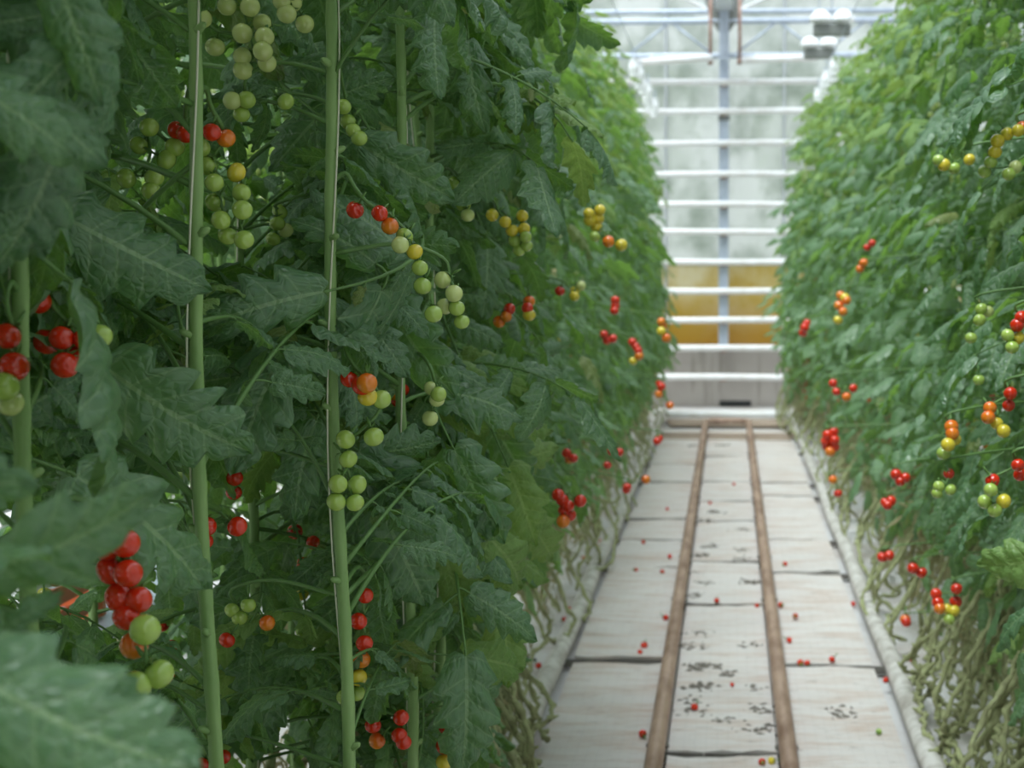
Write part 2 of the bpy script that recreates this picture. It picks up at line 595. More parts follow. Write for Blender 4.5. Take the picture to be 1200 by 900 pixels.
def baked_foliage(name, rg, side, z0, z1, step, lib, mats, back=0.45, jitter=0.0):
    V, F, MI, UV, o = [], [], [], [], 0
    for z, az, pit, roll, sc in leaf_spots(rg, side, z0, z1, step, back):
        v, f, mi, uv = lib[rg.randrange(len(lib))]
        m = np.array(spot_quat(az, pit, roll * 1.6).to_matrix()) * sc * 0.93
        p = np.array((rg.uniform(-jitter, jitter), rg.uniform(-jitter, jitter), z))
        V.append(v @ m.T + p)
        F.extend([tuple(i + o for i in q) for q in f])
        yng = len(mats) > 2 and rg.random() < (z - 1.5) * 0.6
        MI.extend([2 if (q == 0 and yng) else q for q in mi])
        UV.extend(uv)
        o += len(v)
    mb = MB()
    mb.v, mb.f, mb.mi, mb.uv = [tuple(q) for q in np.concatenate(V)], F, MI, UV
    return mb.mesh(name, mats)


rg = random.Random(21)
FOL = {s: [baked_foliage('foliage', rg, s, 0.50, 3.1, 0.043, LO, [M['leaf'], M['rachis'], M['young']]) for _ in range(5)] for s in (1, -1)}
WITH = {s: [baked_foliage('withered_foliage', rg, s, 0.12, 0.62, 0.03, DRY, [M['wither'], M['bare']], 0.4, 0.12) for _ in range(4)] for s in (1, -1)}


# ------------------------------------------------------------------ tomatoes
def tomato_mesh(rg, key, r):
    mb = MB()
    nu, nv = 18, 12
    vs, fs = [], []
    fl = rg.uniform(0.9, 1.0)
    for i in range(nv + 1):
        th = PI * i / nv
        for j in range(nu):
            ph = 2 * PI * j / nu
            rr = r * (1 + 0.012 * math.cos(5 * ph) * math.sin(th))
            z = math.cos(th) * r * fl
            if i <= 2:
                z -= r * 0.10 * (1 - i / 2.5)
            vs.append((rr * math.sin(th) * math.cos(ph), rr * math.sin(th) * math.sin(ph), z))
    for i in range(nv):
        for j in range(nu):
            a, b = i * nu + j, i * nu + (j + 1) % nu
            fs.append((a, a + nu, b + nu, b))
    mb.add(vs, fs, 0)
    zt = r * fl * 0.9
    for q in range(5):                 # five narrow sepals
        ph = 2 * PI * q / 5 + rg.uniform(-0.2, 0.2)
        d = Vector((math.cos(ph), math.sin(ph), 0))
        s = Vector((-d.y, d.x, 0))
        Ls, up = r * rg.uniform(0.75, 1.05), rg.uniform(-0.05, 0.5)
        v = []
        for i in range(5):
            t = i / 4
            c = d * Ls * t + Vector((0, 0, zt + 0.0022 + r * (0.10 * t + up * t * t - 0.42 * t * t * (1 - up))))
            w = 0.0024 * (1 - t) ** 0.6 * (0.6 + 1.6 * t * (1 - t))
            v += [c - s * w, c + Vector((0, 0, 0.0006)), c + s * w]
        f = []
        for i in range(4):
            for j in range(2):
                a = i * 3 + j
                f.append((a, a + 1, a + 4, a + 3))
        mb.add(v, f, 1)
    mb.tube([(0, 0, zt), (0.0006, 0, zt + 0.008), (0, 0.0006, zt + 0.011), (0, 0, zt + 0.02)], [0.0017, 0.0014, 0.0022, 0.0013], 6, 1)
    return mb


rg = random.Random(8)
TR = 0.0132
TOM = {c: [tomato_mesh(rg, c, TR).mesh('tomato', [M['fr_' + c], M['calyx']]) for _ in range(2)] for c in FC}
TOML = {}


def quat_z(d):
    return Vector((0, 0, 1)).rotation_difference(d)


def add_tomato(parent, c, at, up, sc=1.0, rg=R):
    q = quat_z(up.normalized())
    q = q @ Quaternion((0, 0, 1), rg.uniform(0, 6.28))
    return put('tomato', rg.choice(TOM[c]), parent, at, q, sc)


def ripeness(rg, z, n):
    """colours from the stem end to the tip"""
    a = (1.55 - z) * 1.5 + rg.uniform(-0.35, 0.35)     # >1: all red
    out = []
    for i in range(n):
        v = a - 0.9 * i / n + rg.uniform(-0.1, 0.1)
        out.append('r' if v > 0.55 else 'o' if v > 0.35 else 'y' if v > 0.18 else 'g' if v > -0.6 else 'p')
    return out


def auto_truss(plant, rg, base, out, n, split, zworld):
    """A hanging truss: base and result in plant space, out = outward direction."""
    out = Vector(out).normalized()
    L1 = rg.uniform(0.07, 0.13)
    L2 = 0.022 * n + 0.03
    p = [Vector(base)]
    p.append(p[0] + out * L1 * 0.6 + Vector((0, 0, 0.012)))
    p.append(p[0] + out * L1 + Vector((0, 0, -0.02)))
    side = out.cross(Vector((0, 0, 1)))
    sw = rg.uniform(-0.3, 0.3)
    for i in (1, 2, 3):
        t = i / 3
        p.append(p[2] + Vector((0, 0, -L2 * t)) + out * L2 * 0.12 * t + side * L2 * sw * t * t)
    path = smooth_path(p, 4)
    mb = MB()
    m = len(path)
    mb.tube(path, [0.0032 - 0.0018 * i / m for i in range(m)], 6 if split else 4, 0)
    cs = ripeness(rg, zworld, n)
    kids = []
    for i in range(n):
        k2 = int(m * 0.36 + (m * 0.64 - 1) * i / max(1, n - 1))
        a = path[min(m - 1, k2)]
        sgn = 1 if i % 2 else -1
        d = (side * sgn * rg.uniform(0.5, 1.1) + out * rg.uniform(-0.1, 0.7) + Vector((0, 0, -rg.uniform(0.2, 0.9)))).normalized()
        if i == n - 1:
            d = (d + Vector((0, 0, -1.5))).normalized()
        kids.append((cs[i], a + d * (TR + 0.018), -d, rg.uniform(0.88, 1.12) * (1 - 0.18 * i / n)))
    if split:
        t = mb.build('fruit_truss', M['rachis'], plant)
        for c, at, up, sc in kids:
            add_tomato(t, c, at, up, sc, rg)
    else:
        mats = [M['rachis']] + [M['fr_' + c] for c in FC]
        for c, at, up, sc in kids:
            q = quat_z(up)
            if 'ico' not in TOML:
                b = MB()
                nu, nv = 10, 7
                vs = [(TR * math.sin(PI * i / nv) * math.cos(2 * PI * j / nu), TR * math.sin(PI * i / nv) * math.sin(2 * PI * j / nu), TR * math.cos(PI * i / nv)) for i in range(nv + 1) for j in range(nu)]
                fs = [(i * nu + j, (i + 1) * nu + j, (i + 1) * nu + (j + 1) % nu, i * nu + (j + 1) % nu) for i in range(nv) for j in range(nu)]
                TOML['ico'] = (vs, fs)
            vs, fs = TOML['ico']
            mb.add([Vector(v) * sc + at for v in vs], fs, 1 + FC.index(c))
        mb.build('fruit_truss', mats, plant)


# ------------------------------------------------------------------ pixels that must stay in sight (fruit and stems seen through the leaves)
KEEP = []                              # (px, py, radius, depth)

HERO = [
    # depth, radius scale, [(px, py, colour) from the stem end to the tip]
    (2.02, 1.0, [(237, 22, 'p'), (252, 55, 'p'), (284, 39, 'p'), (284, 66, 'p'), (307, 27, 'p'), (310, 43, 'p'), (308, 60, 'p'), (313, 74, 'p'), (285, 82, 'p'), (293, 8, 'p'), (266, 7, 'p')]),
    (2.12, 1.0, [(343, 4, 'p'), (336, 16, 'p'), (357, 28, 'p'), (330, 2, 'p')]),
    (2.04, 0.9, [(289, 117, 'g'), (283, 134, 'g'), (272, 118, 'p'), (335, 119, 'g')]),
    (1.84, 0.92, [(218, 157, 'r'), (208, 153, 'r'), (205, 172, 'g'), (195, 187, 'g'), (175, 149, 'g'), (163, 170, 'g'), (181, 208, 'g'), (148, 209, 'g'), (177, 223, 'g')]),
    (1.84, 0.92, [(248, 155, 'r'), (265, 162, 'o'), (235, 173, 'g'), (243, 194, 'g'), (251, 214, 'g'), (252, 237, 'g'), (259, 258, 'g'), (267, 276, 'g'), (286, 281, 'g'), (283, 226, 'g'), (277, 202, 'y'), (284, 246, 'g')]),
    (2.3, 0.9, [(325, 262, 'g'), (328, 248, 'g'), (320, 280, 'g'), (335, 270, 'p')]),
    (2.02, 0.88, [(416, 246, 'r'), (445, 250, 'r'), (457, 265, 'o'), (474, 277, 'g'), (486, 295, 'y'), (469, 287, 'p'), (492, 314, 'g'), (495, 335, 'g'), (508, 368, 'g')]),
    (2.08, 0.88, [(519, 328, 'p'), (532, 344, 'p'), (535, 361, 'g'), (541, 377, 'g'), (521, 359, 'p')]),
    (2.6, 0.95, [(537, 228, 'g'), (543, 240, 'g'), (533, 215, 'g'), (548, 252, 'p')]),
    (2.2, 0.9, [(402, 125, 'g'), (408, 143, 'g'), (414, 153, 'g'), (421, 162, 'g')]),
    (1.5, 1.0, [(45, 352, 'r'), (72, 396, 'r'), (100, 398, 'r'), (117, 394, 'g'), (91, 416, 'r'), (76, 428, 'r'), (55, 400, 'r')]),
    (1.35, 1.0, [(8, 394, 'r'), (16, 430, 'r'), (5, 453, 'g'), (12, 472, 'p')]),
    (1.42, 1.08, [(125, 640, 'r'), (147, 637, 'r'), (130, 668, 'r'), (150, 672, 'r'), (140, 700, 'r'), (162, 703, 'r'), (148, 723, 'r'), (157, 756, 'o'), (170, 738, 'g'), (160, 803, 'g'), (175, 832, 'g'), (186, 790, 'g')]),
    (2.0, 1.0, [(409, 444, 'r'), (430, 449, 'o'), (424, 452, 'r'), (431, 465, 'y'), (447, 468, 'g'), (438, 512, 'g'), (405, 515, 'g'), (408, 538, 'g'), (396, 567, 'g'), (418, 568, 'g'), (394, 588, 'g'), (416, 589, 'g')]),
    (2.5, 0.9, [(462, 461, 'o'), (471, 457, 'r'), (466, 470, 'r')]),
    (2.25, 0.9, [(505, 455, 'p'), (512, 468, 'p'), (504, 490, 'p'), (514, 462, 'g')]),
    (1.9, 0.95, [(242, 617, 'r'), (239, 634, 'r'), (278, 617, 'r')]),
    (2.2, 0.95, [(275, 560, 'r'), (274, 577, 'r')]),
    (2.1, 0.85, [(272, 715, 'g'), (281, 724, 'g'), (291, 709, 'g'), (313, 730, 'o'), (266, 750, 'r')]),
    (2.15, 0.95, [(428, 698, 'r'), (420, 728, 'r'), (427, 754, 'r'), (424, 773, 'o'), (420, 794, 'y'), (404, 817, 'g'), (418, 812, 'g')]),
    (2.45, 1.05, [(527, 838, 'r'), (523, 852, 'r'), (521, 874, 'r'), (520, 893, 'y')]),
    (2.35, 0.95, [(437, 850, 'r'), (470, 841, 'r'), (468, 862, 'r'), (473, 870, 'r'), (442, 868, 'o')]),
    (2.2, 0.8, [(210, 882, 'r'), (262, 887, 'r'), (236, 896, 'r')]),
    (2.8, 0.95, [(575, 708, 'o'), (575, 720, 'y')]),
    (2.7, 0.95, [(543, 779, 'r'), (549, 782, 'r'), (546, 698, 'r')]),
    (3.6, 1.2, [(654, 580, 'r'), (659, 586, 'r'), (666, 593, 'r'), (661, 599, 'r'), (668, 604, 'r'), (660, 611, 'o'), (680, 587, 'r')]),
    (2.9, 0.95, [(577, 252, 'y'), (592, 260, 'y'), (600, 270, 'y'), (612, 253, 'y'), (614, 268, 'y'), (603, 282, 'g'), (616, 278, 'g'), (608, 293, 'g'), (617, 288, 'g')]),
    (4.0, 1.2, [(690, 250, 'y'), (691, 258, 'y'), (703, 246, 'y'), (701, 256, 'y'), (699, 266, 'y'), (697, 277, 'g'), (713, 283, 'o'), (728, 287, 'y')]),
    (3.2, 1.0, [(597, 362, 'r'), (593, 371, 'o'), (585, 377, 'o'), (620, 353, 'o'), (618, 361, 'r'), (620, 369, 'y')]),
    (4.2, 1.1, [(656, 341, 'r'), (674, 340, 'y'), (673, 347, 'y'), (681, 335, 'p')]),
    (5.5, 1.25, [(721, 352, 'r'), (721, 358, 'r'), (720, 364, 'r')]),
    (6.2, 1.4, [(775, 377, 'o'), (777, 382, 'o'), (775, 388, 'y'), (781, 396, 'o')]),
    (6.0, 1.35, [(741, 401, 'r'), (745, 406, 'r'), (748, 411, 'r'), (749, 417, 'o'), (742, 423, 'y')]),
    (5.6, 1.25, [(708, 392, 'r'), (718, 397, 'r'), (711, 399, 'r')]),
    (7.0, 1.5, [(773, 450, 'r'), (775, 453, 'r'), (772, 462, 'o'), (785, 475, 'o')]),
    (4.5, 1.1, [(664, 531, 'r'), (667, 538, 'o'), (672, 537, 'r')]),
    (5.2, 1.1, [(716, 529, 'r'), (726, 530, 'r'), (712, 545, 'r')]),
    (5.4, 1.2, [(735, 571, 'r'), (734, 574, 'r'), (757, 562, 'o')]),
    (6.0, 1.3, [(772, 514, 'r'), (770, 517, 'r')]),
    # right of the aisle
    (3.0, 1.0, [(1198, 150, 'o'), (1193, 153, 'y'), (1180, 157, 'y'), (1169, 165, 'y'), (1166, 178, 'y'), (1161, 190, 'g'), (1154, 201, 'g'), (1182, 204, 'g'), (1190, 196, 'p')]),
    (3.3, 1.05, [(1136, 187, 'y'), (1118, 197, 'g'), (1106, 193, 'y'), (1100, 188, 'g')]),
    (2.9, 1.0, [(1197, 372, 'r'), (1192, 381, 'r'), (1193, 396, 'y'), (1186, 407, 'g'), (1181, 393, 'g')]),
    (3.1, 0.95, [(1150, 362, 'g'), (1148, 375, 'g'), (1138, 396, 'g'), (1158, 365, 'p'), (1147, 445, 'g')]),
    (3.0, 1.0, [(1184, 461, 'r'), (1182, 475, 'r'), (1160, 478, 'o'), (1158, 489, 'o'), (1168, 496, 'y'), (1176, 505, 'y')]),
    (3.2, 1.1, [(1115, 500, 'o'), (1116, 508, 'o'), (1111, 521, 'y'), (1106, 531, 'g'), (1119, 515, 'y')]),
    (3.2, 0.95, [(1112, 555, 'r'), (1114, 574, 'g'), (1098, 578, 'g'), (1100, 570, 'g')]),
    (2.9, 1.05, [(1193, 545, 'r'), (1196, 556, 'r'), (1163, 563, 'r'), (1161, 574, 'g'), (1176, 587, 'y'), (1154, 588, 'g'), (1166, 598, 'g')]),
    (4.2, 1.3, [(1121, 690, 'r'), (1120, 705, 'r'), (1097, 696, 'r'), (1099, 706, 'r'), (1101, 713, 'o'), (1110, 714, 'y'), (1118, 716, 'y'), (1112, 726, 'g')]),
    (4.6, 1.4, [(1070, 666, 'r'), (1080, 671, 'r')]),
    (5.0, 1.35, [(1034, 653, 'r'), (1042, 651, 'r')]),
    (5.2, 1.4, [(1062, 729, 'r'), (1061, 726, 'o')]),
    (6.0, 1.4, [(985, 346, 'o'), (990, 349, 'y'), (983, 358, 'o'), (988, 365, 'o'), (982, 375, 'y'), (992, 352, 'o')]),
    (7.0, 1.6, [(945, 379, 'r'), (943, 384, 'r'), (941, 390, 'r')]),
    (5.4, 1.2, [(976, 449, 'r'), (980, 459, 'r'), (992, 465, 'o'), (1000, 455, 'r')]),
    (6.0, 1.6, [(970, 510, 'r'), (977, 506, 'r'), (968, 517, 'r'), (978, 516, 'r'), (969, 523, 'r'), (978, 524, 'r'), (973, 529, 'o')]),
    (4.5, 1.25, [(1050, 556, 'r'), (1055, 564, 'r'), (1061, 560, 'r')]),
    (4.6, 1.25, [(1038, 589, 'r'), (1044, 587, 'r'), (1040, 592, 'r')]),
    (6.0, 1.3, [(976, 562, 'o'), (982, 578, 'r')]),
    (6.2, 1.2, [(1022, 285, 'r'), (1016, 290, 'r')]),
    (5.5, 1.2, [(1008, 315, 'o'), (1012, 308, 'o')]),
]
for d, rs, fr in HERO:
    for px, py, c in fr:
        rad = 0.0132 * rs * FPX / d
        KEEP.append((px, py, rad * 0.85, d))
for x0, y0, x1, y1, r, d in ((380, 130, 386, 250, 9, 2.0), (386, 250, 381, 345, 9, 2.0), (385, 590, 378, 700, 9, 2.0), (378, 700, 356, 890, 10, 2.0), (374, 50, 378, 100, 8, 2.0),
                             (218, 168, 216, 300, 8, 1.75), (222, 10, 220, 60, 6, 1.75), (206, 400, 203, 440, 7, 1.75), (212, 690, 204, 770, 8, 1.75), (203, 770, 196, 850, 8, 1.75), (302, 200, 299, 290, 6, 2.5),
                             (475, 85, 477, 135, 6, 2.4)):
    for i in range(8):
        KEEP.append((x0 + (x1 - x0) * i / 7, y0 + (y1 - y0) * i / 7, r, d))


for x, y, r in ((22, 628, 14), (34, 648, 16), (14, 668, 14), (95, 668, 14), (88, 690, 10)):
    KEEP.append((x, y, r, 3.9))   # the crate and bags glimpsed in the next aisle


def hides(pts):
    """does a leaf with these world points cover a fruit or stem that the photo shows?"""
    for p in pts:
        q = proj(p)
        if q is None:
            continue
        rr = 0.037 * FPX / q[2]
        for x, y, r, d in KEEP:
            if q[2] < d + 0.02 and abs(x - q[0]) < rr + r and abs(y - q[1]) < rr + r:
                if (x - q[0]) ** 2 + (y - q[1]) ** 2 < (rr + r * 0.6) ** 2:
                    return True
    return False


BL = [(-400, 700), (0, 700), (150, 760), (300, 800), (430, 790), (500, 750), (600, 694), (650, 668), (700, 640), (800, 606), (900, 592), (1500, 592)]
BR = [(-400, 985), (0, 985), (130, 945), (220, 905), (300, 890), (420, 885), (480, 915), (560, 975), (650, 1040), (750, 1120), (900, 1180), (1500, 1200)]


def edge(tab, y):
    for a, b in zip(tab, tab[1:]):
        if a[0] <= y <= b[0]:
            return a[1] + (b[1] - a[1]) * (y - a[0]) / (b[0] - a[0])
    return tab[-1][1]


def in_aisle(pts):
    """the path is kept clear of leaves"""
    for p in pts:
        q = proj(p)
        if q is None:
            continue
        if p.x < CAM.x and q[0] > edge(BL, q[1]) - 0.01 * FPX / q[2] or p.x > CAM.x and q[0] < edge(BR, q[1]) + 0.03 * FPX / q[2]:
            return True
    return False


def too_close(pts):
    if in_aisle(pts):
        return True
    for p in pts:
        if abs(p.x - CAM.x) < 0.20 and -0.3 < p.y < 1.2 and abs(p.z - HCAM) < 0.6:
            return True
        if (p - CAM).length < 0.52:
            return True
    return False


# ------------------------------------------------------------------ plants
NEAR, ALL = [], []


def stem_curve(rg, lean_x, lean_y, top, wig=0.012, bottom=(0, 0)):
    pts = []
    n = 22
    ph = rg.uniform(0, 6.28)
    for i in range(n + 1):
        t = i / n
        z = 0.02 + (top - 0.02) * t
        b = max(0, 1 - z / 0.7) ** 2
        pts.append(Vector((lean_x * t + wig * math.sin(5.1 * t + lean_y * 9) + 0.007 * math.sin(19 * t + ph) + bottom[0] * b, lean_y * t + wig * math.cos(4.3 * t + 1) + bottom[1] * b, z)))
    return pts


def at_z(pts, z):
    for a, b in zip(pts, pts[1:]):
        if a.z <= z <= b.z:
            return a.lerp(b, (z - a.z) / max(1e-6, b.z - a.z))
    return pts[-1].copy() if z > pts[-1].z else pts[0].copy()


def bare_stem(rg, plant, side, big=True):
    """an old leafless stem that comes down from the plant and is laid along the row"""
    z0 = rg.uniform(0.5, 0.8)
    a = rg.choice((-1, 1)) * rg.choice((0.25, 0.5, 1.0))
    x1 = side * rg.uniform(-0.1, 0.26)
    p = [Vector((rg.uniform(-.05, .05), rg.uniform(-.1, .1), z0)),
         Vector((x1 * 0.5 + rg.uniform(-.04, .04), a * rg.uniform(0, .12), z0 * 0.66)),
         Vector((x1 + rg.uniform(-.05, .05), a * rg.uniform(0.05, .2), z0 * 0.32)),
         Vector((x1 + rg.uniform(-.05, .05), a * rg.uniform(0.12, .3), 0.09 + rg.uniform(0, .05))),
         Vector((x1 + rg.uniform(-.05, .05), a * rg.uniform(0.4, .6), 0.03 + rg.uniform(0, .05)))]
    path = smooth_path(p, 9 if big else 4)
    rad = []
    kn = 0.012 if big else 0.009
    for i in range(len(path)):
        rad.append(0.0075 * (1.5 if i % 3 == 0 else 0.95))
        path[i] += Vector((rg.uniform(-kn, kn), rg.uniform(-kn, kn), rg.uniform(-.006, .006)))
    mb = MB()
    mb.tube(path, rad, 7 if big else 5, 0)
    for i in range(2, len(path) - 1, 2 if big else 3):        # leaf scars
        d = Vector((rg.uniform(-1, 1), rg.uniform(-1, 1), 0.3)).normalized()
        mb.tube([path[i], path[i] + d * 0.014, path[i] + d * 0.021], [0.006, 0.0045, 0.003], 5, 0)
    mb.build('bare_stem', M['bare'], plant)


def make_plant(x, y, side, label, group, near, lean=(0.0, 0.0), bottom=(0, 0), top=3.2, trusses=5, step=0.062, rseed=0, bare=2, scale=1.0, wither=True, zmin=0.5):
    wither = 0.62 if wither is True else wither
    rg = random.Random(1000 + rseed)
    root = empty('tomato_plant', (x, y, 0))
    tag(root, label, 'tomato plant', group)
    pts = stem_curve(rg, lean[0], lean[1], top, 0.012 if near else 0.02, bottom)
    path = smooth_path(pts, 5 if near else 2)
    mb = MB()
    rad = []
    for i, p in enumerate(path):
        t = p.z / top
        rad.append((0.0098 - 0.0045 * t) * (1.12 if i % 4 == 0 else 1.0))
    mb.tube(path, rad, 10 if near else 6)
    if near:
        for i in range(6, len(path) - 2, 4):
            d = Vector((rg.uniform(-1, 1), rg.uniform(-1, 1), 0.4)).normalized()
            mb.tube([path[i], path[i] + d * 0.016, path[i] + d * 0.02], [0.0065, 0.0045, 0.002], 6)
    mb.build('stem', M['stem'], root)
    if near:
        tw, n = [], 90
        for i in range(n + 1):
            z = 0.3 + (top - 0.3) * i / n
            c = at_z(path, z)
            a = 2.4 * z * 2 + rseed
            r = 0.0125 - 0.0045 * z / top
            tw.append(c + Vector((math.cos(a) * r, math.sin(a) * r, 0)))
        mb = MB()
        mb.tube(tw, 0.0013, 5)
        mb.build('twine', M['twine'], root)
    e = {'root': root, 'path': path, 'x': x, 'y': y, 'side': side, 'rg': rg, 'near': near, 'nleaf': 0}
    ALL.append(e)
    if near:
        NEAR.append(e)
        for z, az, pit, roll, sc in leaf_spots(rg, side, zmin, top - 0.1, step):
            if e['nleaf'] > 85:
                break
            want = Vector((0.75 * side, -0.35, 0.55)).normalized()
            found, tries = [], 0
            while len(found) < 3 and tries < 12:
                tries += 1
                lib = HIY if rg.random() < 0.07 else HI
                me, tip, cen = rg.choice(lib)
                q = spot_quat(az, pit, roll)
                b = at_z(path, z)
                w = [root.location + b + q @ (c[0] * sc) for c in cen] + [root.location + b + q @ (tip * sc * 1.15), root.location + b + q @ (tip * sc * 0.5)]
                if not hides(w) and not too_close(w):
                    found.append((sum((q @ c[1]).dot(want) * c[2] for c in cen), me, q, sc))
                    az += rg.uniform(-0.3, 0.3)
                    roll = rg.uniform(-0.7, 0.7)
                else:
                    az += rg.uniform(0.5, 1.2)
                    pit += rg.uniform(-0.3, 0.3)
                    sc *= 0.95
            if found:
                g, me, q, sc = max(found, key=lambda f: f[0])
                put('leaf', me, root, b, q, sc)
                e['nleaf'] += 1
    else:
        put('foliage', rg.choice(FOL[side]), root, (0, 0, rg.uniform(-0.06, 0.06)), (Matrix.Rotation(math.atan(lean[0] / top), 4, 'Y') @ Matrix.Rotation(rg.uniform(-0.5, 0.5), 4, 'Z')).to_euler(), scale)
    if wither:
        o = put('withered_foliage', rg.choice(WITH[side]), root, (0.04 * side if near else -0.06 * side, 0, 0), (0, 0, rg.uniform(-0.6, 0.6)))
        o.scale = (wither, wither, 1.0)
    for i in range(bare):
        bare_stem(rg, root, side, near)
    for i in range(trusses):
        z = 0.62 + (2.75 - 0.62) * (i + rg.uniform(0.1, 0.9)) / trusses
        b = at_z(path, z)
        for tr in range(5):
            az = rg.uniform(-1.1, 1.1)
            o = Vector((side * math.cos(az), math.sin(az), 0))
            if not near:
                b2 = b + o * 0.17
            else:
                b2 = b
            n = rg.randint(6, 10)
            w = [root.location + b2 + o * 0.1 + Vector((0, 0, -0.03 * q)) for q in range(n)]
            if not hides(w) and not too_close(w):
                auto_truss(root, rg, b, o * (1 if near else 1), n, near, z)
                break
    return e


ORD = ['zeroth', 'first', 'second', 'third', 'fourth', 'fifth', 'sixth', 'seventh', 'eighth', 'ninth', 'tenth', 'eleventh', 'twelfth', 'thirteenth', 'fourteenth', 'fifteenth', 'sixteenth', 'seventeenth', 'eighteenth', 'nineteenth', 'twentieth',
       'twenty-first', 'twenty-second', 'twenty-third', 'twenty-fourth', 'twenty-fifth', 'twenty-sixth', 'twenty-seventh', 'twenty-eighth', 'twenty-ninth', 'thirtieth', 'thirty-first', 'thirty-second', 'thirty-third', 'thirty-fourth', 'thirty-fifth']

LG, RGp = 'tomato plants of the row left of the rails', 'tomato plants of the row right of the rails'
near_left = [
    # x, y, lean, bottom, label
    (-0.66, 0.62, (0, 0), (0, 0), 'tomato plant of dark blurred leaves closest to the camera, left row'),
    (-0.68, 1.02, (0, 0), (0, 0), 'tomato plant with big soft-focus dark leaves reaching into the bottom left corner'),
    (-0.63, 1.40, (-.02, 0), (0, 0), 'tomato plant with dark red, orange and green tomatoes hanging in one column, far left'),
    (-0.590, 1.75, (-.015, 0.0), (0, 0), 'tomato plant with slim straight stem and red-topped green truss around it'),
    (-0.515, 2.05, (-.005, 0.0), (-.04, 0), 'tomato plant with thick pale stem wound in white twine, two red tomatoes mid-height'),
    (-0.505, 2.42, (0, 0), (0, 0), 'tomato plant with red, orange and green tomatoes in a slanting truss beside the thick-stemmed one'),
    (-0.53, 2.80, (0, 0), (0, 0), 'tomato plant with broad yellow-green leaves overhanging the left floor edge'),
    (-0.57, 3.18, (-.10, 0), (0, 0), 'tomato plant with a dense truss of small yellow-green tomatoes, left row'),
    (-0.63, 3.58, (-.12, 0), (0, 0), 'tomato plant with bunch of bright red tomatoes low over the left edge pipe'),
    (-0.69, 3.98, (-.12, 0), (0, 0), 'tomato plant with a slim truss of yellow tomatoes high up, left row'),
    (-0.75, 4.40, (-.12, 0), (0, 0), 'tomato plant next beyond the yellow-fruited one in the left row'),
    (-0.80, 4.82, (-.12, 0), (0, 0), 'tomato plant second beyond the yellow-fruited one in the left row'),
]
for i, (x, y, lean, bot, lab) in enumerate(near_left):
    make_plant(x, y, 1, lab, LG, True, lean, bot, trusses=(0 if y < 2.6 else 1 if i < 9 else 3), step=0.036, rseed=i, bare=(9 if y > 2.7 else 1), wither=(0.4 if y > 4.2 else False), zmin=(0.32 if y < 3.4 else 0.42))
# the second line of stems in the same row, seen in the gaps
for i, (x, y, lab) in enumerate([(-0.80, 2.55, 'tomato plant with slender stem seen between the two front stems'), (-0.98, 1.9, 'shaded tomato plant close behind the slim straight stem'),
                                 (-0.95, 3.3, 'shaded tomato plant behind the yellow-green truss, left row'), (-1.0, 1.2, 'shaded tomato plant behind the left edge tomatoes'), (-0.98, 4.1, 'shaded tomato plant behind the bright red low bunch, left row'), (-1.12, 1.55, 'shaded tomato plant behind the dark red column of tomatoes'), (-1.15, 2.25, 'shaded tomato plant behind the thick pale stem'), (-1.16, 2.75, 'shaded tomato plant behind the slanting truss plant'), (-0.95, 0.75, 'shaded tomato plant behind the closest dark leaves'), (-1.2, 3.6, 'shaded tomato plant deep in the left row, behind the dense yellow-green truss')]):
    make_plant(x, y, 1, lab, LG, i == 0 or y < 1.95, trusses=3 if i == 0 or y > 1.95 else 0, step=0.045, rseed=60 + i, bare=1, zmin=0.6)

y, i, ys = 5.22, 0, []
while y < 15.4:
    ys.append(y)
    y += 0.41
for i, y in enumerate(ys):
    k2 = len(ys) - i
    x = -0.86 + 0.02 * i / len(ys)
    make_plant(x + R.uniform(-.03, .03), y, 1, 'tomato plant in the left row, %s from the gable wall' % ORD[k2], LG, False, (-0.17, 0), trusses=6, rseed=100 + i, bare=4)

near_right = [
    (0.86, 2.10, 'tomato plant at right edge with leaves closest to the camera'),
    (0.86, 2.52, 'tomato plant at right edge with a drooping pale leaf cluster and orange tomatoes'),
    (0.87, 2.94, 'tomato plant with a string of yellow-green tomatoes at the right edge'),
    (0.88, 3.36, 'tomato plant with orange, yellow and green tomatoes in one short column, right row'),
    (0.89, 3.78, 'tomato plant next beyond the short orange column, right row'),
    (0.90, 4.20, 'tomato plant with red and yellow-green bunch hanging among bare stems'),
    (0.90, 4.62, 'tomato plant with paired red tomatoes hanging among bare stems, right row'),
    (0.90, 5.04, 'tomato plant next beyond the paired red tomatoes, right row'),
]
for i, (x, y, lab) in enumerate(near_right):
    make_plant(x, y, -1, lab, RGp, True, trusses=4, step=0.042, rseed=200 + i, bare=15, zmin=0.55, lean=(0.15, 0), wither=False)
for i, (x, y, lab) in enumerate([(1.1, 3.0, 'shaded tomato plant behind the yellow-green string, right row'), (1.12, 4.1, 'shaded tomato plant behind the red and yellow-green bunch')]):
    make_plant(x, y, -1, lab, RGp, False, trusses=2, rseed=260 + i, bare=2)
y, ys = 5.46, []
while y < 15.6:
    ys.append(y)
    y += 0.41
for i, y in enumerate(ys):
    k2 = len(ys) - i
    x = 0.91 - 0.02 * (i / len(ys)) - (0.16 if y > 13.2 else 0.06 if y > 12 else 0)
    make_plant(x + R.uniform(-.03, .03), y, -1, 'tomato plant in the right row, %s from the gable wall' % ORD[k2], RGp, False, (0.2, 0), trusses=6, rseed=300 + i, bare=6, scale=1.0)

